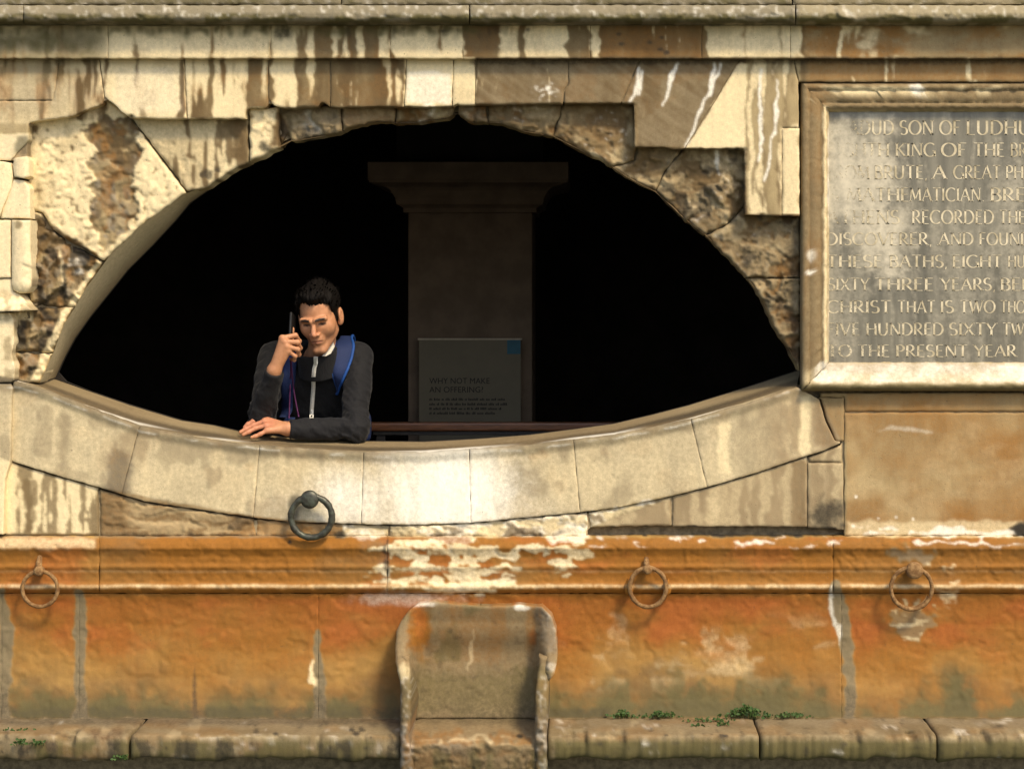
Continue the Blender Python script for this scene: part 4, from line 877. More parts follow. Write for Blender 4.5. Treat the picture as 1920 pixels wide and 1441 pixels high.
pfb = [(0, .0), (0, -.045), (4, -.062), (10, -.068), (15, -.066), (19, -.058), (28, -.048), (44, -.030), (50, -.018), (54, -.012)]
frame_side(br_, bl, (-1, -1), (1, -1), 'frame_sill', pf=pfb)
# slate coloured slab
t = NT('plaque_slab'); v = t.pos(); b_ = t.n('ShaderNodeAttribute', attribute_name='stain_light_b'); sb = t.n('ShaderNodeSeparateColor'); t.l(b_.outputs['Color'], sb.inputs[0])
fn = t.noise(v, 60, 6, .6); sk = t.noise(t.pos((1, 1, .12)), 26, 5, .6)
c = t.mix(t.rng(sk, .3, .7), (.115, .108, .080), (.215, .200, .150)); c = t.mix(t.math('MULTIPLY', sb.outputs[0], .6), c, (.075, .072, .058))
lf = t.rng(t.math('ADD', b_.outputs['Alpha'], t.math('MULTIPLY_ADD', fn, .6, -.3)), .05, 1.0)
c = t.mix(lf, c, (.62, .56, .42)); t.fin(c, t.rng(fn, .3, .7, .30, .45), t.bump(fn, .12, .003), .6); SLABM = t.m
stone('slab', [(1546, 204), (2242, 204), (2242, 684), (1546, 684)], -.014, thick=.03, g=5, edge=0, relief=.3, jit=0, parent=plq, mat=SLABM)
# carved roman capitals: thick stems, thin hairlines, small serifs
def arc(cx, cy, rx, ry, a0, a1, n=14): return [(cx + rx * math.cos(math.radians(a0 + (a1 - a0) * i / n)), cy + ry * math.sin(math.radians(a0 + (a1 - a0) * i / n))) for i in range(n + 1)]
GL = {
 'A': (.78, [[(.03, 0), (.39, 1)], [(.39, 1), (.75, 0)], [(.17, .36), (.61, .36)]]), 'B': (.60, [[(.1, 0), (.1, 1)], [(.1, 1)] + arc(.26, .76, .24, .24, 90, -90) + [(.1, .52)], [(.1, .52)] + arc(.28, .26, .28, .26, 90, -90) + [(.1, 0)]]),
 'C': (.78, [arc(.46, .5, .42, .5, 48, 312, 22)]), 'D': (.78, [[(.1, 0), (.1, 1)], [(.1, 1)] + arc(.28, .5, .44, .5, 90, -90, 20) + [(.1, 0)]]),
 'E': (.55, [[(.1, 0), (.1, 1)], [(.1, 1), (.5, 1)], [(.1, .52), (.44, .52)], [(.1, 0), (.52, 0)]]), 'F': (.52, [[(.1, 0), (.1, 1)], [(.1, 1), (.5, 1)], [(.1, .52), (.42, .52)]]),
 'G': (.82, [arc(.46, .5, .42, .5, 48, 322, 22), [(.78, .02), (.78, .42)], [(.62, .42), (.86, .42)]]), 'H': (.78, [[(.1, 0), (.1, 1)], [(.68, 0), (.68, 1)], [(.1, .52), (.68, .52)]]),
 'I': (.24, [[(.12, 0), (.12, 1)]]), 'K': (.70, [[(.1, 0), (.1, 1)], [(.62, 1), (.12, .48)], [(.24, .58), (.68, 0)]]), 'L': (.54, [[(.1, 0), (.1, 1)], [(.1, 0), (.52, 0)]]),
 'M': (.92, [[(.06, 0), (.14, 1)], [(.14, 1), (.46, .12)], [(.46, .12), (.78, 1)], [(.78, 1), (.86, 0)]]), 'N': (.80, [[(.1, 0), (.1, 1)], [(.1, 1), (.70, 0)], [(.70, 0), (.70, 1)]]),
 'O': (.88, [arc(.44, .5, .40, .5, 0, 360, 28)]), 'P': (.58, [[(.1, 0), (.1, 1)], [(.1, 1)] + arc(.26, .73, .27, .27, 90, -90) + [(.1, .46)]]),
 'R': (.66, [[(.1, 0), (.1, 1)], [(.1, 1)] + arc(.26, .74, .26, .26, 90, -90) + [(.1, .48)], [(.26, .48), (.64, 0)]]),
 'S': (.56, [arc(.28, .75, .22, .25, 40, 250, 14) + arc(.28, .25, .24, .25, 70, -140, 14)]), 'T': (.66, [[(.33, 0), (.33, 1)], [(.02, 1), (.64, 1)]]),
 'U': (.76, [[(.1, 1), (.1, .34)] + arc(.37, .32, .27, .32, 180, 360, 14) + [(.64, 1)]]), 'V': (.74, [[(.03, 1), (.37, 0)], [(.37, 0), (.71, 1)]]),
 'W': (1.06, [[(.03, 1), (.29, 0)], [(.29, 0), (.53, 1)], [(.53, 1), (.78, 0)], [(.78, 0), (1.03, 1)]]), 'X': (.74, [[(.05, 1), (.69, 0)], [(.67, 1), (.05, 0)]]), 'Y': (.70, [[(.03, 1), (.35, .48)], [(.67, 1), (.35, .48)], [(.35, .48), (.35, 0)]]),
 '&': (.80, [[(.74, .42)] + arc(.36, .24, .30, .24, -10, -180, 12) + [(.5, .62)] + arc(.36, .80, .17, .19, 0, 180, 10) + [(.74, 0)]]), '.': (.22, [[(.10, .0), (.12, .07)]]), ',': (.22, [[(.12, .06), (.07, -.14)]]), ' ': (.34, [])}
def glyphs(text):
    """ribbons for a line of capitals in cap-height units -> verts, faces, width"""
    V = []; F = []; x = 0.0
    def quad(p, q, r, s_): b0 = len(V); V.extend([p, q, r, s_]); F.append((b0, b0 + 1, b0 + 2, b0 + 3))
    for ch in text:
        w, strokes = GL[ch]
        for stt in strokes:
            L = []; R = []; n = len(stt)
            for i, (a, c) in enumerate(stt):
                p0, p1 = stt[max(i - 1, 0)], stt[min(i + 1, n - 1)]; tx, ty = p1[0] - p0[0], p1[1] - p0[1]; l = math.hypot(tx, ty) + 1e-9; tx /= l; ty /= l
                hv = abs(ty) if n > 2 else (abs(ty) if abs(tx) < .2 or tx * ty < 0 else .25 * abs(ty))
                if ch == 'N' and n == 2 and abs(tx) < .2: hv = .35
                if ch == 'M' and n == 2 and abs(tx) < .15 and i < 2 and stt[0][0] < .1: hv = .3
                hw = .5 * (.056 + .098 * max(0, hv) ** 1.4); L.append((x + a - ty * hw, c + tx * hw)); R.append((x + a + ty * hw, c - tx * hw))
            b0 = len(V); V.extend(L + R)
            for i in range(n - 1): F.append((b0 + i, b0 + i + 1, b0 + n + i + 1, b0 + n + i))
            for (a, c), (a2, c2) in ((stt[0], stt[1]), (stt[-1], stt[-2])):
                if n == 2 and abs(a - a2) < abs(c - c2) and c in (0, 1) and ch not in '.,':
                    if ch in 'AMNVW' and ((ch == 'A' and c == 1) or (ch in 'VW' and c == 0)): continue
                    s2 = .13; yy = c; dy = .05 if c == 0 else -.05
                    quad((x + a - s2, yy), (x + a + s2, yy), (x + a + s2 * .8, yy + dy), (x + a - s2 * .8, yy + dy))
        x += w + (.0 if ch in ' .,' else .09)
    return V, F, x
t = NT('pale_worn_lettering'); v = t.pos(); at = t.n('ShaderNodeAttribute', attribute_name='wear'); fn = t.noise(v, 140, 5, .65); f2 = t.noise(v, 30, 4, .6)
t.fin(t.mix(t.rng(f2, .3, .7), (.42, .36, .23), (.70, .62, .44)), .6, None, .3)
tr_ = t.n('ShaderNodeBsdfTransparent'); ms = t.n('ShaderNodeMixShader'); t.l(t.rng(t.math('ADD', at.outputs['Fac'], t.math('MULTIPLY_ADD', fn, 1.3, -.65)), .40, .62), ms.inputs[0])
t.l(t.b.outputs[0], ms.inputs[1]); t.l(tr_.outputs[0], ms.inputs[2]); t.l(ms.outputs[0], t.out.inputs[0]); LETM = t.m
LINES = [('BLADUD SON OF LUDHUDIBRAS', 226, 252, ((1556, 0), (1687, 7), (1812, 14), (1925, 18.6))), ('EIGHTH KING OF THE BRITONS', 268, 293, ((1552, 0), (1679, 7), (1765, 12), (1826, 15), (1895, 19), (1924, 20.8))),
         ('FROM BRUTE, A GREAT PHILOSOPHER', 310, 335, ((1552, 0), (1640, 5), (1748, 12), (1788, 14), (1886, 20), (1924, 22.4))), ('& MATHEMATICIAN. BRED AT', 352, 377, ((1552, 0), (1700, 6.6), (1846, 16), (1926, 20))),
         ('ATHENS. RECORDED THE FIRST', 394, 419, ((1550, 0), (1702, 7.6), (1710, 8), (1874, 17), (1924, 20))), ('DISCOVERER, AND FOUNDER OF', 436, 459, ((1550, 0), (1748, 11), (1760, 12), (1836, 16), (1926, 20.6))),
         ('THESE BATHS, EIGHT HUNDRED', 478, 501, ((1550, 0), (1668, 6), (1786, 13), (1890, 19), (1924, 21))), ('SIXTY THREE YEARS, BEFORE', 521, 544, ((1552, 0), (1640, 6), (1764, 12), (1876, 19), (1920, 21.2))),
         ('CHRIST THAT IS TWO THOUSAND', 563, 586, ((1550, 0), (1683, 7), (1763, 12), (1800, 15), (1876, 19), (1924, 22))), ('FIVE HUNDRED SIXTY TWO YEARS', 605, 628, ((1550, 0), (1624, 5), (1780, 13), (1880, 19), (1922, 21))),
         ('TO THE PRESENT YEAR 1', 646, 668, ((1552, 0), (1608, 3), (1680, 7), (1826, 15), (1908, 19.4)))]
for (txt, ya, yb, anchors) in LINES:
    txt = txt.rstrip(' 1'); h = yb - ya; cx = []; acc = 0.0
    for ch in txt: cx.append(acc); acc += GL[ch][0] + (.0 if ch in ' .,' else .09)
    cx.append(acc)
    au = [np.interp(a[1], range(len(cx)), cx) for a in anchors]; ax = [a[0] for a in anchors]
    slope = (ax[-1] - ax[0]) / (au[-1] - au[0])
    for ci, ch in enumerate(txt):
        if ch == ' ': continue
        V, F, w = glyphs(ch); out = []; wear = []
        for (u, c) in V:
            u = u + cx[ci]
            px = float(np.interp(u, au, ax)) if u <= au[-1] else ax[-1] + (u - au[-1]) * slope
            py = yb - c * h; out.append(P(px, py, -.0152)); i, j = int((py - RY0) / RST), int((px - RX0) / RST)
            wv = .12 + .42 * ss(1690, 1560, px + (WX[min(i, X.shape[0] - 1), min(j, X.shape[1] - 1)]) * 60) * ss(470, 380, py + 0 * px) + .16 * ss(470, 640, py) + .16 * ss(1760, 1600, px)
            wear.append(float(np.clip(wv, 0, .92)))
        if out[0][0] > 2.40: continue
        me = from_arrays('letter', out, F); me.attributes.new('wear', 'FLOAT', 'POINT').data.foreach_set('value', np.array(wear, np.float32))
        link_mesh('letter', me, LETM, plq)

# ------------------------------------------------------------------ mooring rings
BRZ = NT('dark_bronze'); v = BRZ.obj(); n1 = BRZ.noise(v, 50, 5, .6); BRZ.fin(BRZ.mix(BRZ.rng(n1, .35, .7), (.040, .036, .026), (.085, .095, .070)), .42, BRZ.bump(n1, .3, .002), .5); BRZ.b.inputs['Metallic'].default_value = .35; BRZ = BRZ.m
RST_ = NT('rusty_iron'); v = RST_.obj(); n1 = RST_.noise(v, 60, 6, .65); n2 = RST_.noise(v, 300, 3); c = RST_.mix(RST_.rng(n1, .35, .68), (.16, .080, .030), (.33, .20, .085)); RST_.fin(c, .85, RST_.bump(n2, .6, .003), .25); RSTM = RST_.m
def ring(cx, cy, R, r, hx, hy, hr, yw, label, mat, stem=None, double=False, oval=1.0, proud=.032):
    o = tag(empty('iron_ring', P(hx, hy, yw)), label, 'ring', 'mooring rings fixed to the bath wall')
    n = 44; pts = [P(cx + R * math.sin(2 * PI * k / n), cy - R * oval * math.cos(2 * PI * k / n), yw - proud - .004 * math.cos(2 * PI * k / n)) for k in range(n)]
    rr = [r * S * (1 + .14 * math.sin(k * 1.7) * math.sin(k * .6)) for k in range(n)]
    b = MB(); b.tube(pts, rr, 12, closed=True); b.build('loop', mat, o, True)
    if double:
        pts = [P(cx - 2 + (R - 4.5) * math.sin(a), cy + 1 - (R - 4.5) * oval * math.cos(a), yw - proud + .012) for a in np.linspace(PI * .62, PI * 1.40, 20)]
        b = MB(); b.tube(pts, 1.9 * S, 10); b.build('inner_loop', mat, o, True)
    p = P(hx, hy, yw - proud); rw = hr * S
    b = MB(); b.lathe([(rw * .55, proud + .02), (rw * .62, .010), (rw * .95, .006), (rw * 1.02, -.004), (rw * .98, -.012), (rw * .86, -.017), (rw * .5, -.020), (rw * .1, -.0205)], (p[0], p[1], p[2]), 'y', 28); b.build('boss', mat, o, True)
    if stem:
        pts = [P(x, y, yw - q) for (x, y, q) in stem]; b = MB(); b.tube(pts, [hr * S * .62] * (len(pts) - 1) + [hr * S * .45], 12); b.build('staple', mat, o, True)
    return o
ring(584, 968, 38.5, 6.2, 581, 935, 17, -.030, 'dark bronze mooring ring hanging below the leaning young man', BRZ, proud=.040)
ring(75, 1103, 33, 3.8, 74, 1069, 9.5, -.040, 'rusty mooring ring near the left end of the orange wall', RSTM, stem=[(74, 1068, .03), (73, 1056, .024), (75, 1042, .005)])
ring(1215, 1100, 34, 4.2, 1214, 1066, 9, -.040, 'rusty mooring ring on the orange wall between the armchair and the plaque', RSTM, stem=[(1214, 1066, .03), (1212, 1055, .022), (1212, 1045, .004)], oval=1.08)
ring(1709, 1102, 38.5, 3.9, 1714, 1068, 16, -.044, 'rusty mooring ring with a big round boss below the stone plaque', RSTM, double=True, oval=1.02)
b = MB()
for sgn, x in ((-1, 1180), (1, 1251)):
    st([(x - 9, 1096), (x + 2 * sgn, 1084), (x + 9, 1098), (x + 7, 1110), (x - 2, 1118), (x - 8, 1110)], -.062, 'crust', edge=4, edge_mm=8, g=2.5, thick=.03, relief=1.5, jit=1.2)

# ------------------------------------------------------------------ weeds in the joints
LEAF = NT('small_green_leaf'); v = LEAF.pos(); n1 = LEAF.noise(v, 120, 3); LEAF.fin(LEAF.mix(LEAF.rng(n1, .3, .7), (.022, .052, .010), (.060, .110, .024)), .6, None, .3); LEAF = LEAF.m
def weed(px, py, y, w, h, n, label, seed, size=.009):
    rnd = random.Random(seed); c = P(px, py, y); o = tag(empty('weed', c), label, 'plant', 'small weeds growing along the bench')
    b = MB(); st_ = MB()
    for i in range(n):
        u = rnd.gauss(0, .45); x = c[0] + u * w * S; zz = c[2] + .001; yb = y - rnd.uniform(-.004, .02)
        hh = h * S * rnd.uniform(.25, 1.0) * max(.25, 1 - abs(u) * .7); tip = Vector((x + rnd.uniform(-.012, .012), yb - rnd.uniform(0, .02), zz + hh))
        if i % 2 == 0: st_.tube([Vector((x, yb, zz - .004)), (Vector((x, yb, zz)) + tip) / 2 + Vector((rnd.uniform(-.004, .004), 0, .002)), tip], .0008, 4)
        s_ = size * rnd.uniform(.6, 1.25); d = Vector((rnd.uniform(-1, 1), rnd.uniform(-1, .2), rnd.uniform(-.2, .9))).normalized(); nrm = Vector((rnd.uniform(-.6, .6), -1, rnd.uniform(.2, 1))).normalized()
        e = d.cross(nrm).normalized(); nn = e.cross(d)
        pts = [tip - d * s_ * .1, tip + d * s_ * .35 + e * s_ * .42 + nn * s_ * .1, tip + d * s_ * .8 + e * s_ * .30, tip + d * s_ + nn * s_ * -.08, tip + d * s_ * .8 - e * s_ * .30, tip + d * s_ * .35 - e * s_ * .42 + nn * s_ * .1]
        b.add(pts, [(0, 1, 2, 3), (0, 3, 4, 5)])
    lf = b.build('leaves', LEAF, o); lf['kind'] = 'stuff'
    st_.build('stem', LEAF, o)
ZB = 1343
for i, (x, y, d, w, h, n, lb) in enumerate(((1167, 1342, -.06, 24, 13, 60, 'low clump of moss-like green weed nearest the armchair'), (1240, 1343, -.06, 30, 14, 70, 'sparse spreading weed on the bench right of the armchair'),
        (1400, 1343, -.06, 40, 22, 120, 'largest bushy green weed where the orange wall meets the bench'), (1335, 1350, -.11, 50, 8, 50, 'thin flat weed creeping on the bench left of the bushy one'), (1308, 1362, -.18, 14, 8, 22, 'tiny weed sprig out on the bench top left of the bushy one'), (1352, 1358, -.16, 12, 9, 22, 'tiny weed sprig out on the bench top below the bushy one'),
        (1480, 1343, -.06, 40, 9, 60, 'low dark green weed line right of the bushy one'), (42, 1393, -.338, 12, 10, 26, 'little weed on the bench edge at the far left'), (72, 1394, -.338, 14, 10, 30, 'little weed on the bench edge, second from the far left'),
        (30, 1371, -.24, 50, 7, 50, 'flat green weed creeping in the crack of the left bench'), (232, 1421, -.335, 12, 9, 26, 'small weed rooted in the cracked bench joint'))):
    weed(x, y, d, w, h, n, lb, 500 + i, (.0095 if n < 100 else .0115))
# ------------------------------------------------------------------ the young man leaning on the sill
def caps(p, a, b, ra, rb):
    a = np.asarray(a, float); b = np.asarray(b, float); ab = b - a; t = np.clip(((p - a) @ ab) / (ab @ ab + 1e-12), 0, 1)
    return np.linalg.norm(p - a - t[:, None] * ab, axis=1) - (ra + (rb - ra) * t)
def elli(p, c, r, R=None):
    q = p - np.asarray(c, float)
    if R is not None: q = q @ R
    r = np.asarray(r, float); k0 = np.linalg.norm(q / r, axis=1); k1 = np.linalg.norm(q / (r * r), axis=1) + 1e-9
    return k0 * (k0 - 1) / k1
def rbox(p, c, h, r, R=None):
    q = p - np.asarray(c, float)
    if R is not None: q = q @ R
    d = np.abs(q) - (np.asarray(h, float) - r)
    return np.linalg.norm(np.maximum(d, 0), axis=1) + np.minimum(d.max(1), 0) - r
def smin(a, b, k):
    h = np.clip(.5 + .5 * (b - a) / k, 0, 1); return b + (a - b) * h - k * h * (1 - h)
def smax(a, b, k): return -smin(-a, -b, k)
def chain(p, pts, rs, k=0):
    d = None
    for i in range(len(pts) - 1):
        e = caps(p, pts[i], pts[i + 1], rs[i], rs[i + 1]); d = e if d is None else (np.minimum(d, e) if not k else smin(d, e, k))
    return d
def sdf_mesh(f, lo, hi, h, B=20):
    """surface nets over the blocks that touch the surface"""
    lo = np.array(lo, float); hi = np.array(hi, float); n = np.ceil((hi - lo) / h).astype(int) + 1
    nb = np.ceil(n / B).astype(int); ci = np.stack(np.meshgrid(*[np.arange(k) for k in nb], indexing='ij'), -1).reshape(-1, 3)
    cc = lo + (ci * B + B / 2) * h; act = np.abs(f(cc)) < B * h * 1.05
    VK = []; VP = []; QK = []
    for b in ci[act]:
        s = b * B - 1; m = B + 2
        g = np.stack(np.meshgrid(*[s[k] + np.arange(m) for k in range(3)], indexing='ij'), -1)
        D = f((lo + g.reshape(-1, 3) * h)).reshape(m, m, m); sg = D < 0
        c = sg[:-1, :-1, :-1].astype(np.int8); tot = sum(sg[i:m - 1 + i, j:m - 1 + j, k:m - 1 + k].astype(np.int8) for i in (0, 1) for j in (0, 1) for k in (0, 1))
        mix_ = (tot > 0) & (tot < 8)
        if not mix_.any(): continue
        I = np.argwhere(mix_); acc = np.zeros((len(I), 3)); cnt = np.zeros(len(I))
        for (o, ax) in [((i, j, k), a) for a in range(3) for i in (0, 1) for j in (0, 1) for k in (0, 1) if (i, j, k)[a] == 0]:
            o = np.array(o); e = np.zeros(3, int); e[ax] = 1
            A = I + o; Bq = A + e; da = D[A[:, 0], A[:, 1], A[:, 2]]; db = D[Bq[:, 0], Bq[:, 1], Bq[:, 2]]; x = (da < 0) != (db < 0)
            t = np.where(x, da / np.where(x, da - db, 1), 0); acc[x] += (o + t[:, None] * e)[x]; cnt[x] += 1
        P_ = lo + (I + s + acc / cnt[:, None]) * h; key = ((I[:, 0] + s[0] + 4).astype(np.int64) << 42) + ((I[:, 1] + s[1] + 4).astype(np.int64) << 21) + (I[:, 2] + s[2] + 4)
        VK.append(key); VP.append(P_)
        def kk(a): return ((a[:, 0] + s[0] + 4).astype(np.int64) << 42) + ((a[:, 1] + s[1] + 4).astype(np.int64) << 21) + (a[:, 2] + s[2] + 4)
        for ax in range(3):
            e = np.zeros(3, int); e[ax] = 1; u = np.zeros(3, int); w = np.zeros(3, int); u[(ax + 1) % 3] = 1; w[(ax + 2) % 3] = 1
            a0 = sg[1:m - 1, 1:m - 1, 1:m - 1]; sl = [slice(1, m - 1)] * 3; sl[ax] = slice(2, m); a1 = sg[tuple(sl)]
            E = np.argwhere(a0 != a1) + 1
            if len(E) == 0: continue
            fl = sg[E[:, 0], E[:, 1], E[:, 2]]
            q = np.stack([kk(E), kk(E - u), kk(E - u - w), kk(E - w)], -1); q[~fl] = q[~fl][:, ::-1]; QK.append(q)
    VK = np.concatenate(VK); VP = np.concatenate(VP); QK = np.concatenate(QK)
    uk, fi = np.unique(VK, return_index=True); V = VP[fi]; ok = np.isin(QK, uk).all(1); F = np.searchsorted(uk, QK[ok])
    return V, F
def grp(f, c, r):
    """evaluate f only near its bounding sphere"""
    c = np.asarray(c, float)
    def g(p):
        d = np.linalg.norm(p - c, axis=1) - r; out = d + .06; m = d < .05
        if m.any(): out[m] = f(p[m])
        return out
    return g
def grad_smooth(V, F, it=2, lam=.5):
    e = np.concatenate([F[:, [0, 1]], F[:, [1, 2]], F[:, [2, 3]], F[:, [3, 0]]])
    for _ in range(it):
        acc = np.zeros_like(V); c = np.zeros(len(V))
        np.add.at(acc, e[:, 0], V[e[:, 1]]); np.add.at(acc, e[:, 1], V[e[:, 0]]); np.add.at(c, e[:, 0], 1); np.add.at(c, e[:, 1], 1)
        V = V + lam * (acc / np.maximum(c, 1)[:, None] - V)
    return V
def sill_z(x, y):
    k = DIST / (DIST + y); px = 960 + (CAM[0] + (x - CAM[0]) * k) / S
    a = P(px, lip_at(px), -.022); c = P(px, np.interp(px, [q[0] for q in SL_B], [q[1] for q in SL_B]), .205)
    t = (y + .022) / .227; return a[2] + (c[2] - a[2]) * min(max(t, 0), 1)
def SP(px, py, y, r):
    p = P(px, py, y); p[2] = max(p[2], sill_z(p[0], y) + r * .97); return p
# skeleton
SA, SB = P(512, 667, .345), P(671, 668, .34)
EA = P(489, 797, .165); EA[2] = sill_z(EA[0], .165) + .047
EB = P(667, 797, .165); EB[2] = sill_z(EB[0], .165) + .049
WA = P(514, 694, .062); WB = SP(540, 803, .088, .027)
NB = P(600, 668, .275); PEL = P(594, 850, .56)
# head frame
def rot(ax, a):
    c, s = math.cos(a), math.sin(a)
    return np.array({'x': [[1, 0, 0], [0, c, -s], [0, s, c]], 'y': [[c, 0, s], [0, 1, 0], [-s, 0, c]], 'z': [[c, -s, 0], [s, c, 0], [0, 0, 1]]}[ax])
HR = rot('z', math.radians(-9)) @ rot('y', math.radians(-5)) @ rot('x', math.radians(20))
HC = P(588.0, 607, .115) - HR @ np.array([0, -.088, .0])
def to_head(p): return ((p - HC) @ HR) * np.array([1.06, 1, 1])
HS = 1.0
def head_local(q):
    s = np.stack([np.abs(q[:, 0]), q[:, 1], q[:, 2]], 1)
    d = elli(q, (0, .018, .040), (.074, .094, .082))
    d = smin(d, elli(q, (0, -.020, -.022), (.0635, .066, .082)), .03)
    d = smin(d, caps(s, (.045, .004, -.060), (.014, -.066, -.106), .017, .016), .028)       # jaw
    d = smin(d, caps(q, (-.010, -.078, -.104), (.010, -.078, -.104), .0135, .0135), .016)   # chin
    d = smin(d, elli(s, (.043, -.052, -.024), (.020, .022, .022)), .034)                    # cheekbone
    d = smin(d, caps(s, (.010, -.0935, .014), (.047, -.0785, .015), .0090, .0090), .010)      # brow ridge
    d = smax(d, -elli(s, (.031, -.099, -.003), (.019, .019, .0105)), .011)                 # eye hollow
    d = smin(d, elli(s, (.031, -.0660, -.0030), (.0150, .0125, .0120)), .004)                # lids over the eyeball
    d = smin(d, caps(q, (0, -.088, .008), (0, -.109, -.034), .0068, .0108), .012)           # nose
    d = smin(d, elli(s, (.0135, -.097, -.038), (.0075, .0105, .0070)), .006)
    d = smax(d, -elli(s, (.006, -.103, -.046), (.0035, .005, .003)), .002)
    d = smin(d, elli(q, (0, -.078, -.066), (.026, .017, .022)), .016)                       # muzzle
    d = smax(d, -caps(q, (0, -.0965, -.054), (0, -.0965, -.048), .0028, .0022), .004)       # philtrum
    d = smin(d, caps(s, (0, -.0915, -.0625), (.023, -.080, -.0655), .0042, .0020), .006)    # lips
    d = smin(d, caps(s, (0, -.0900, -.0720), (.019, -.0810, -.0700), .0054, .0030), .006)
    d = smax(d, -caps(s, (0, -.0985, -.0672), (.025, -.0855, -.0682), .0026, .0018), .003)
    d = smax(d, -elli(q, (0, -.0965, -.0835), (.016, .006, .0042)), .006)
    ear = elli(s, (.0800, .013, -.012), (.0095, .021, .032), rot('x', math.radians(-10)))
    ear = smax(ear, -elli(s, (.0895, .004, -.006), (.0060, .012, .020)), .003)
    ear = smin(ear, elli(s, (.075, .002, -.034), (.007, .0085, .010)), .006)
    d = smin(d, ear, .006)
    return d
def head_f(p):
    d = head_local(to_head(p))
    return d
NK1 = HC + HR @ np.array([0, .030, -.055])
def neck_f(p): return caps(p, NB + np.array([-.006, .03, -.03]), NK1, .054, .046)
# hands
MA = [P(529, 633, .045), P(533.5, 640, .038), P(537.5, 649, .038), P(540.5, 657.5, .044)]
FA = [[MA[0], P(554, 628, .060), P(561, 639, .090), P(556, 645, .108)], [MA[1], P(558, 641, .050), P(562.5, 652, .078), P(556, 656, .098)],
      [MA[2], P(558.5, 654.5, .048), P(560.5, 664, .072), P(554, 666, .090)], [MA[3], P(553.5, 667, .053), P(551.5, 674, .072), P(545.5, 672.5, .084)]]
TA = [P(521, 676, .085), P(540, 658, .118), P(546, 634, .136), P(548, 616, .140)]
MBk = [SP(492, 783, .122, .012), SP(496, 789.5, .102, .012), SP(499, 797, .078, .0115), SP(501, 806, .056, .010)]
FB = [[MBk[0], SP(475, 789, .116, .009), SP(465, 795, .112, .008), SP(459, 800, .108, .007)], [MBk[1], SP(475, 797, .096, .009), SP(461, 804, .088, .008), SP(451, 809.5, .080, .007)],
      [MBk[2], SP(479, 802, .070, .009), SP(466, 809, .060, .008), SP(456, 814, .052, .007)], [MBk[3], SP(488, 813, .044, .0085), SP(479, 817, .038, .0078), SP(472, 819, .034, .0065)]]
TB = [SP(524, 801, .115, .014), SP(505, 803, .142, .011), SP(490, 806, .150, .009), SP(479, 808, .152, .008)]
def hand_f(W, EL, Mc, Fg, Tb):
    def f(p):
        d = caps(p, W + (W - EL) * -.18, W, .0265, .0235)
        ctr = sum(Mc) / 4
        palm = None
        for m in Mc:
            e = caps(p, W, m, .0185, .0112); palm = e if palm is None else smin(palm, e, .012)
        d = smin(d, palm, .014)
        for m in Mc: d = smin(d, np.linalg.norm(p - m, axis=1) - .0112, .005)          # knuckles
        for F_, r0 in zip(Fg, (.0094, .0096, .0090, .0080)):
            e = chain(p, F_, [r0, r0 * .95, r0 * .86, r0 * .74])
            for j in (1, 2): e = smin(e, np.linalg.norm(p - F_[j], axis=1) - r0 * 1.0, .004)
            d = smin(d, e, .0038)
        d = smin(d, chain(p, Tb, [.0145, .0115, .0100, .0082]), .007)
        return d
    return f
hA = grp(hand_f(WA, EA, MA, FA, TA), (WA + MA[1]) / 2 + np.array([.02, 0, 0]), .15)
hB = grp(hand_f(WB, EB, MBk, FB, TB), (WB + MBk[1]) / 2 + np.array([-.04, 0, 0]), .16)
hipA, hipB = PEL + np.array([-.085, .01, -.04]), PEL + np.array([.085, .01, -.04])
FTA, FTB = np.array([PEL[0] - .10, .60, FZ + .075]), np.array([PEL[0] + .11, .66, FZ + .075])
KA, KB = (hipA + FTA) / 2 + np.array([0, -.03, 0]), (hipB + FTB) / 2 + np.array([0, -.03, 0])
def torso_f(grow=0.0):
    def f(p):
        d = caps(p, P(562, 700, .37), PEL + np.array([-.055, 0, 0]), .098 + grow, .100 + grow)
        d = smin(d, caps(p, P(630, 700, .37), PEL + np.array([.055, 0, 0]), .098 + grow, .100 + grow), .05)
        d = smin(d, caps(p, SA + np.array([.03, .01, -.005]), SB + np.array([-.03, .01, -.005]), .052 + grow, .052 + grow), .05)
        d = smin(d, caps(p, NB + np.array([0, .05, -.02]), (SA + NB) / 2 + np.array([-.02, .03, -.005]), .052 + grow * .8, .045 + grow), .04)
        d = smin(d, caps(p, NB + np.array([0, .05, -.02]), (SB + NB) / 2 + np.array([.02, .03, -.005]), .052 + grow * .8, .045 + grow), .04)
        return d
    return f
def arms_f(grow, rs=(.046, .038, .034, .026)):
    def f(p):
        d = None
        for (s, e, w) in ((SA, EA, WA), (SB, EB, WB)):
            q = smin(caps(p, s, e, rs[0] + grow, rs[1] + grow), caps(p, e, w, rs[2] + grow, rs[3] + grow), .012)
            d = q if d is None else np.minimum(d, q)
        return d
    return f
def legs_f(grow=0.0):
    def f(p):
        d = None
        for (h, k, ft) in ((hipA, KA, FTA), (hipB, KB, FTB)):
            q = smin(caps(p, h, k, .080 + grow, .055 + grow), caps(p, k, ft, .052 + grow, .036 + grow), .02); d = q if d is None else smin(d, q, .02)
        return d
    return f
tb, ab_, lb_ = torso_f(-.012), arms_f(-.010), legs_f(-.010)
g_head = grp(lambda p: smin(head_f(p), neck_f(p), .018), HC + np.array([0, .02, -.03]), .20)
g_legs = grp(lb_, (PEL + FTA) / 2, .62)
def body_f(p):
    d = smin(tb(p), ab_(p), .03); d = smin(d, g_legs(p), .03); d = np.minimum(d, hA(p)); d = np.minimum(d, hB(p)); d = smin(d, g_head(p), .02)
    return d
man = tag(empty('person', (PEL[0], .58, FZ)), 'short haired young man in a dark jacket leaning on the sill, phone at his ear', 'person')
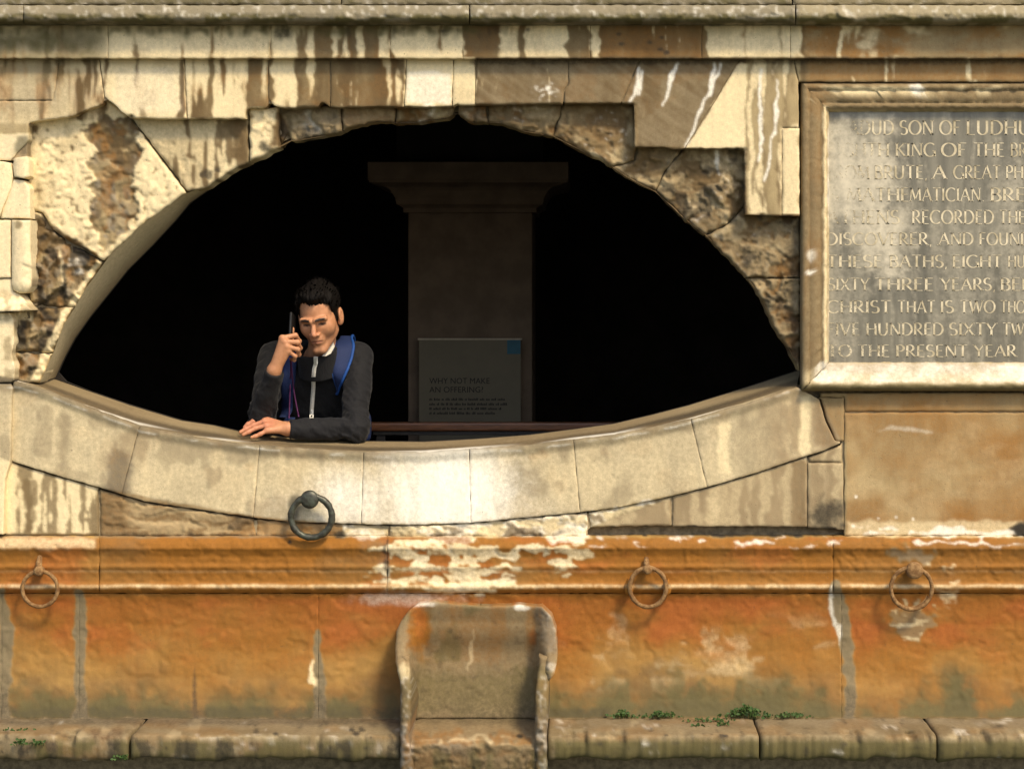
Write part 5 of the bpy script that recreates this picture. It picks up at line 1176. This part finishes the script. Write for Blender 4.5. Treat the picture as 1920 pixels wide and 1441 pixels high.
Vb, Fb = sdf_mesh(body_f, (-1.05, -.06, FZ + .02), (-.40, .80, .42), .0029)
SKIN = NT('warm_skin'); v = SKIN.pos(); at = SKIN.n('ShaderNodeAttribute', attribute_name='face'); s3 = SKIN.n('ShaderNodeSeparateColor'); SKIN.l(at.outputs['Color'], s3.inputs[0])
n1 = SKIN.noise(v, 45, 4, .6); n2 = SKIN.noise(v, 420, 4, .7)
c = SKIN.mix(SKIN.rng(n1, .3, .7), (.43, .195, .095), (.54, .262, .135)); c = SKIN.mix(SKIN.math('MULTIPLY', s3.outputs[0], .75), c, (.34, .135, .085)); c = SKIN.mix(SKIN.math('MULTIPLY', s3.outputs[2], .22), c, (.17, .10, .065))
c = SKIN.mix(s3.outputs[1], c, (.022, .014, .010)); c = SKIN.mix(SKIN.math('MULTIPLY', at.outputs['Alpha'], .45), c, (.58, .20, .13))
SKIN.fin(c, .5, SKIN.bump(n2, .25, .0012), .35); SKIN.b.inputs['Subsurface Weight'].default_value = .06; SKIN.b.inputs['Subsurface Radius'].default_value = (.008, .003, .0015); SKIN = SKIN.m
me = from_arrays('person', Vb, Fb)
q = to_head(Vb); s = np.abs(q[:, 0]); inh = (np.linalg.norm(q - np.array([0, -.02, -.02]), axis=1) < .16) & (q[:, 1] < -.02)
lips = inh * ss(1.15, .8, np.sqrt((q[:, 0] / .024) ** 2 + ((q[:, 2] + .068) / .0072) ** 2)); mline = inh * ss(.0016, .0007, np.abs(q[:, 2] + .0672 + 3 * s ** 2)) * ss(.026, .021, s) * .7
bz = .0140 + .14 * s - 2.6 * np.maximum(s - .028, 0) ** 1 * .10
brow = inh * ss(.0058, .0034, np.abs(q[:, 2] - bz + .0005)) * ss(.009, .013, s) * ss(.052, .045, s) * ss(-.04, -.055, q[:, 1])
lash = inh * ss(.0056, .0030, np.abs(q[:, 2] + .0042 + 6 * (s - .031) ** 2) + 9 * (s - .031) ** 2) * ss(.0165, .0135, np.abs(s - .031)) * .85
iris = inh * ss(.0042, .0030, np.hypot(s - .031, q[:, 2] + .0065)) * .9
stub = inh * ss(-.045, -.07, q[:, 2]) * ss(-.02, -.05, q[:, 1]); stub = np.maximum(stub, (np.linalg.norm(q, axis=1) < .17) * ss(-.05, -.08, q[:, 2]) * .8)
red = np.maximum(inh * ss(.03, .01, np.linalg.norm(q - np.array([0, -.112, -.036]), axis=1)) * .5, ss(.09, .05, np.linalg.norm(Vb - (MBk[1] + FB[1][1]) / 2, axis=1)) * .8)
col = np.stack([lips, np.clip(brow + lash + iris + mline, 0, 1), stub * (1 - lips), red], -1).astype(np.float32)
me.attributes.new('face', 'FLOAT_COLOR', 'POINT').data.foreach_set('color', col.ravel())
body = link_mesh('body', me, SKIN, man, True)
# hair
HAIR = NT('near_black_hair'); v = HAIR.pos(); n1 = HAIR.noise(v, 120, 4); HAIR.fin(HAIR.mix(n1, (.0025, .002, .0018), (.008, .006, .0045)), .7, HAIR.bump(n1, .3, .002), .10); HAIR = HAIR.m
def hair_f(p):
    q = to_head(p); s = np.stack([np.abs(q[:, 0]), q[:, 1], q[:, 2]], 1)
    d = elli(q, (0, .025, .044), (.0775, .100, .086))
    d = smin(d, elli(q, (.004, -.044, .098), (.050, .040, .022), rot('x', .25)), .02)
    d = smin(d, elli(s, (.060, .0, .060), (.020, .055, .040)), .02)
    d = smin(d, elli(s, (.0610, -.006, .004), (.0125, .024, .042)), .01)
    fx = .073 - .010 * ss(.03, .06, s[:, 0]) - .014 * ss(-.035, .020, q[:, 0]) + .010 * ss(.03, .055, q[:, 0]) + .003 * np.sin(q[:, 0] * 210)
    zmin = np.interp(q[:, 1], [-.12, -.075, -.055, -.040, -.015, .0, .02, .05, .12], [0, 0, -.004, -.016, -.026, -.014, .016, -.050, -.070])
    zmin = np.where(q[:, 1] < -.055, np.maximum(zmin, fx), zmin); zmin = np.where((q[:, 1] >= -.055) & (q[:, 1] < -.040) & (s[:, 0] < .066), fx, zmin)
    d = smax(d, (zmin - q[:, 2]) * .9, .006)
    n = fbm(q[:, 0] * 170 + q[:, 1] * 20, q[:, 1] * 28 + q[:, 2] * 34, 401, 3) - .5
    return d + n * .005
lo_, hi_ = HC - .17, HC + .19
Vh, Fh = sdf_mesh(hair_f, lo_, hi_, .003); hair = link_mesh('hair', from_arrays('hair', Vh, Fh), HAIR, man, True)
rnd = random.Random(9); b = MB(); qh = to_head(Vh); pick = [i for i in range(len(Vh)) if qh[i, 2] > .035 or qh[i, 1] > .02]
for _ in range(260):
    i = rnd.choice(pick); a = qh[i]; up_ = np.array([a[0] * 4 + .1, -.25 + a[1] * 4, .9]); up_ /= np.linalg.norm(up_)
    fwd = np.array([.35 + rnd.uniform(-.4, .4), -.55 + a[1] * 6 + rnd.uniform(-.3, .3), .05]); L = rnd.uniform(.010, .022); w = rnd.uniform(.002, .0036)
    p0 = a - up_ * .004; p1 = a + up_ * L * .45 + fwd * L * .3; p2 = a + up_ * L * .62 + fwd * L * .85; sd = np.cross(up_, fwd); sd /= np.linalg.norm(sd) + 1e-9
    pts = [p0 - sd * w, p0 + sd * w, p1 + sd * w * .8, p1 - sd * w * .8, p2]
    b.add([HC + HR @ x for x in pts], [(0, 1, 2, 3), (3, 2, 4)])
hs = b.build('hair_tufts', HAIR, hair); hs['kind'] = 'stuff'
# jacket
JCK = NT('dark_charcoal_jacket'); v = JCK.pos(); n1 = JCK.noise(v, 26, 4, .55); n2 = JCK.noise(v, 420, 3, .6); n3 = JCK.noise(JCK.pos((1, 1, .5)), 30, 3, .5, .8)
JCK.fin(JCK.mix(JCK.rng(n1, .3, .7), (.0042, .0042, .0052), (.0075, .0075, .0088)), .8, JCK.bump(n2, .25, .001, JCK.bump(n3, .35, .012)), .3); JCK.b.inputs['Sheen Weight'].default_value = .06; JCK = JCK.m
jt, ja = torso_f(.006), arms_f(.0, (.056, .050, .049, .0335))
COL0, COL1 = NB + np.array([-.004, .004, -.045]), NB + np.array([-.010, -.026, .030])
def jacket_f(p):
    d = smin(jt(p), ja(p), .014)
    fold = fbm(p[:, 0] * 16 + p[:, 2] * 16 + 3, p[:, 2] * 20 - p[:, 0] * 9 + p[:, 1] * 24, 411, 3) - .5
    fold2 = np.abs(fbm(p[:, 0] * 30 + p[:, 1] * 18, p[:, 2] * 26 + p[:, 0] * 14, 415, 2) - .5)
    near = np.exp(-np.minimum(np.linalg.norm(p - EA, axis=1), np.linalg.norm(p - EB, axis=1)) / .07)
    d = d - fold * (.007 + .014 * near) + fold2 * (.004 + .016 * near)
    ax = (COL1 - COL0) / np.linalg.norm(COL1 - COL0); h = (p - COL0) @ ax; rad = np.linalg.norm(p - COL0 - h[:, None] * ax, axis=1)
    col_ = smax(np.abs(rad - .069) - .006, np.maximum(h - .078, -h - .02), .004); d = smin(d, col_, .012)
    d = smax(d, -caps(p, COL0 + ax * .045, COL1 + ax * .2, .062, .075), .004)
    for (e, w) in ((EA, WA), (EB, WB)):                      # cuffs end cleanly
        u = (w - e) / np.linalg.norm(w - e); hh = (p - w) @ u; near_w = np.linalg.norm(p - w, axis=1) < .075
        d = np.where(near_w, smax(d, hh + .004, .004), d)
    return smax(d, (PEL[2] - .045) - p[:, 2], .006)
Vj, Fj = sdf_mesh(jacket_f, (-1.06, .02, PEL[2] - .08), (-.38, .74, .20), .0036)
jacket = link_mesh('jacket', from_arrays('jacket', Vj, Fj), JCK, man, True)
def march(px, py, off=.0, y0=.03, f=jacket_f, y1=.55):
    y = y0
    for _ in range(80):
        p = P(px, py, y); d = float(f(p[None])[0]) - off
        if d < .0006: return p
        y += max(d * .6, .0008)
        if y > y1: break
    return None
ZIPW = simple('off_white_zip', (.82, .79, .70), .5, .12, 300, .3); ZIPM = simple('zip_metal', (.62, .60, .54), .3, .1, 50, 0, metallic=.6)
def ribbon(pts_l, pts_r, th):
    V = []; F = []; n = len(pts_l)
    for a, c in zip(pts_l, pts_r): V += [a, c, c + np.array([0, th, 0]), a + np.array([0, th, 0])]
    for i in range(n - 1):
        for k in range(4): F.append((i * 4 + k, i * 4 + 4 + k, i * 4 + 4 + (k + 1) % 4, i * 4 + (k + 1) % 4))
    F.append((0, 1, 2, 3)); F.append((n * 4 - 1, n * 4 - 2, n * 4 - 3, n * 4 - 4)); return V, F
zc_ = [(591.5, 668), (592, 680), (589, 690), (587.5, 705), (587.5, 725), (586, 745), (584.5, 765), (584, 776), (583.8, 783)]
pl_, pr_ = [], []
for (x, y) in zc_:
    a, c = march(x - 3.6, y, .003), march(x + 3.8, y, .003)
    if a is not None and c is not None: m_ = min(a[1], c[1]); pl_.append(a); pr_.append(c)
b = MB(); b.add(*ribbon(pl_, pr_, .004)); zp = b.build('zip', ZIPW, jacket, True)
a, c = march(591.5, 670, .004), march(591, 684, .004)
if a is not None and c is not None:
    b = MB(); L_, R_ = [], []
    for t_ in np.linspace(0, 1, 5):
        m_ = a + (c - a) * t_ + np.array([0, -.003, 0]); w = .0062 - .0018 * math.sin(t_ * PI); L_.append(m_ - np.array([w, 0, 0])); R_.append(m_ + np.array([w, 0, 0]))
    b.add(*ribbon(L_, R_, .003)); b.build('zip_pull', ZIPM, jacket)
# white collar lining showing at the side of the neck
SHIRT = simple('white_collar_cloth', (.62, .58, .50), .8, .08, 60, .1)
b = MB(); yv = .205
pts = [P(624, 640, yv + .01), P(627, 649, yv + .012), P(620, 662, yv - .01), P(611, 667, yv - .03), P(604, 667, yv - .04), P(611, 658, yv - .012), P(617, 649, yv)]
n = len(pts); b.add(pts + [p + np.array([.001, .006, 0]) for p in pts], [tuple(range(n)), tuple(range(2 * n - 1, n - 1, -1))] + [(i, n + i, n + (i + 1) % n, (i + 1) % n) for i in range(n)]); b.build('shirt_collar', SHIRT, man)
# trousers and shoes, hidden below the sill
JEAN = simple('dark_trousers', (.015, .017, .026), .85, .2, 200, .3); SHOE = simple('dark_shoe', (.02, .018, .016), .6, .2, 40, .1)
lf2 = legs_f(.008)
Vt, Ft = sdf_mesh(lambda p: smax(smin(lf2(p), elli(p, PEL + np.array([0, .01, -.03]), (.165, .115, .11)), .03), p[:, 2] - (PEL[2] - .03), .01), (-1.1, .35, FZ + .03), (-.35, .85, PEL[2]), .008); link_mesh('trousers', from_arrays('trousers', Vt, Ft), JEAN, man, True)
for ft in (FTA, FTB):
    Vt, Ft = sdf_mesh(lambda p: smax(smin(caps(p, ft + np.array([0, .03, -.035]), ft + np.array([0, -.13, -.045]), .044, .036), caps(p, ft + np.array([0, .01, -.02]), ft + np.array([0, .005, .03]), .045, .045), .02), FZ + .001 - p[:, 2], .002), ft - .24, ft + np.array([.1, .12, .12]), .008)
    link_mesh('shoe', from_arrays('shoe', Vt, Ft), SHOE, man, True)
# phone held to the ear
PHN = simple('dark_phone_glass', (.010, .010, .010), .5, .1, 30, 0, .25); PHE = simple('phone_edge', (.10, .095, .085), .35, .1, 30, 0, .5)
ph = tag(empty('phone', P(547, 640, .12)), 'dark mobile phone held upright against the ear of the young man', 'phone')
pa, pb = P(545.5, 661, .118), P(549.5, 586, .158); zu = (pb - pa) / np.linalg.norm(pb - pa); yu = np.array([.10, 1, 0]); yu -= zu * (yu @ zu); yu /= np.linalg.norm(yu); xu = np.cross(yu, zu); PR = np.stack([xu, yu, zu], 1)
Vt, Ft = sdf_mesh(lambda p: rbox(p, (pa + pb) / 2, (.0048, .034, .071), .004, PR), (pa + pb) / 2 - .09, (pa + pb) / 2 + .09, .0026); link_mesh('case', from_arrays('case', Vt, Ft), PHN, ph, True)
b = MB(); cc_ = P(546.5, 604, .105); u_ = (pa + pb) / 2 + PR @ np.array([-.0052, -.020, .035])
bm_v = [u_ + PR @ np.array([-.0008, .0042 * math.cos(a), .0042 * math.sin(a)]) for a in np.linspace(0, 2 * PI, 15)[:-1]]; b.add(bm_v + [v_ + PR @ np.array([.002, 0, 0]) for v_ in bm_v], [tuple(range(14)), tuple(range(27, 13, -1))] + [(i, (i + 1) % 14, 14 + (i + 1) % 14, 14 + i) for i in range(14)])
b.build('camera_lens', PHE, ph)
# backpack with padded straps
BLU = NT('blue_backpack_cloth'); v = BLU.pos(); n1 = BLU.noise(v, 350, 3); BLU.fin(BLU.mix(BLU.rng(n1, .3, .7), (.008, .017, .066), (.013, .027, .092)), .75, BLU.bump(n1, .4, .001), .3); BLU = BLU.m
PIPM = simple('bright_blue_edging', (.012, .062, .25), .6, .15, 300, .2)
bp = tag(empty('backpack', P(618, 830, .62)), 'blue backpack worn on the back of the young man, padded strap over the shoulder', 'backpack')
Vt, Ft = sdf_mesh(lambda p: smin(rbox(p, P(612, 745, .64), (.145, .085, .19), .06), rbox(p, P(634, 800, .60), (.125, .06, .07), .04), .03) - .004 * (fbm(p[:, 0] * 14, p[:, 2] * 14 + p[:, 1] * 9, 431, 3) - .5), (-1.0, .45, -.42), (-.35, .80, .26), .007)
bag = link_mesh('bag', from_arrays('bag', Vt, Ft), BLU, bp, True)
b = MB(); b.tube([P(668, 772, .50), P(676, 778, .47), P(684, 792, .47), P(688, 806, .48), P(682, 814, .50)], [.010, .014, .016, .014, .008], 10, flat=.5); b.build('side_strap', BLU, bp, True)
def strap(edges_l, edges_r, th=.009, off=.006, sides=('r', 'l')):
    Lp, Rp = [], []
    for (l, r) in zip(edges_l, edges_r):
        m_ = ((l[0] + r[0]) / 2, (l[1] + r[1]) / 2); a, mm_, c = march(*l, off), march(*m_, off), march(*r, off)
        yy = [q_[1] for q_ in (a, mm_, c) if q_ is not None]
        if not yy: continue
        base = (mm_[1] if mm_ is not None else np.mean(yy))
        Lp.append(P(l[0], l[1], np.clip(a[1] if a is not None else base, base - .02, base + .03))); Rp.append(P(r[0], r[1], np.clip(c[1] if c is not None else base, base - .02, base + .03)))
    Lp, Rp = np.array(Lp), np.array(Rp)
    for A_ in (Lp, Rp):
        for _ in range(3): A_[1:-1, 1] = (A_[:-2, 1] + 2 * A_[1:-1, 1] + A_[2:, 1]) / 4
    return Lp, Rp
def padded(Lp, Rp, th):
    V = []; F = []; n = len(Lp); T = np.linspace(0, 1, 7)
    for a, c in zip(Lp, Rp):
        for t_ in T: V.append(a + (c - a) * t_ + np.array([0, -th * math.sin(PI * t_) ** .6, 0]))
        for t_ in T[::-1]: V.append(a + (c - a) * t_ + np.array([0, th * .6, 0]))
    m = 14
    for i in range(n - 1):
        for k in range(m): F.append((i * m + k, (i + 1) * m + k, (i + 1) * m + (k + 1) % m, i * m + (k + 1) % m))
    F.append(tuple(range(m))); F.append(tuple(n * m - 1 - k for k in range(m))); return V, F
def dens(L, n=26):
    L = np.array(L, float); s_ = np.r_[0, np.cumsum(np.hypot(*np.diff(L, axis=0).T))]; t_ = np.linspace(0, s_[-1], n); return list(zip(np.interp(t_, s_, L[:, 0]), np.interp(t_, s_, L[:, 1])))
el = dens([(637, 634), (629, 640), (622, 660), (619.5, 682), (623, 706), (630, 726), (632, 738)]); er = dens([(661, 634), (665, 648), (661, 670), (653, 692), (643, 714), (636, 732), (633, 739)])
Lp, Rp = strap(el, er); top = []
# carry the strap over the shoulder to the bag
for (dx, dy, dz) in ((.0, .012, .008), (0, .04, .010), (0, .075, .0), (0, .11, -.03), (0, .13, -.07)):
    top.insert(0, (Lp[0] + np.array([dx, dy, dz]), Rp[0] + np.array([dx, dy, dz])))
Lp2 = np.array([t_[0] for t_ in top] + list(Lp)); Rp2 = np.array([t_[1] for t_ in top] + list(Rp))
b = MB(); b.add(*padded(Lp2, Rp2, .009)); stp = b.build('strap', BLU, bp, True)
b = MB(); b.tube([p + np.array([-.003, -.003, 0]) for p in Rp2], .0055, 8); b.build('piping', PIPM, stp, True)
b = MB(); b.tube([p + np.array([.002, -.002, 0]) for p in Lp2[8:]], .0022, 8); b.build('piping', PIPM, stp, True)
el = dens([(530, 645), (531, 680), (528, 710), (527, 745), (530, 790)]); er = dens([(556, 645), (556, 680), (554, 705), (549, 745), (548, 790)])
Lp, Rp = strap(el, er); top = []
for (dx, dy, dz) in ((.0, .03, .006), (0, .07, .0), (0, .10, -.03), (0, .13, -.06)): top.insert(0, (Lp[0] + np.array([dx, dy, dz]), Rp[0] + np.array([dx, dy, dz])))
b = MB(); b.add(*padded(np.array([t_[0] for t_ in top] + list(Lp)), np.array([t_[1] for t_ in top] + list(Rp)), .007)); b.build('strap', BLU, bp, True)
# purple cord, two strands, hanging from the phone hand
CRD = simple('purple_cord', (.085, .018, .075), .6, .15, 200, .1)
crd = tag(empty('cord', P(545, 790, .2)), 'thin purple cord hanging in two strands from the phone hand', 'cord')
for pts in ([(545, 674), (545.5, 690), (544.5, 710), (543.5, 740), (542.5, 770), (542, 783)], [(546, 674), (547.5, 700), (550, 725), (554, 750), (558, 770), (560, 780)]):
    out = []
    for i, (x, y) in enumerate(pts):
        m_ = march(x, y, .012); yy = m_[1] if m_ is not None else .22
        t_ = min(1, i / 2.0); out.append(P(x, y, .085 * (1 - t_) + min(yy, .26) * t_))
    fine_ = []
    for i in range(len(out) - 1):
        for k in range(4): fine_.append(out[i] + (out[i + 1] - out[i]) * k / 4)
    b = MB(); b.tube(fine_ + [out[-1]], .0026, 8); b.build('strand', CRD, crd, True)
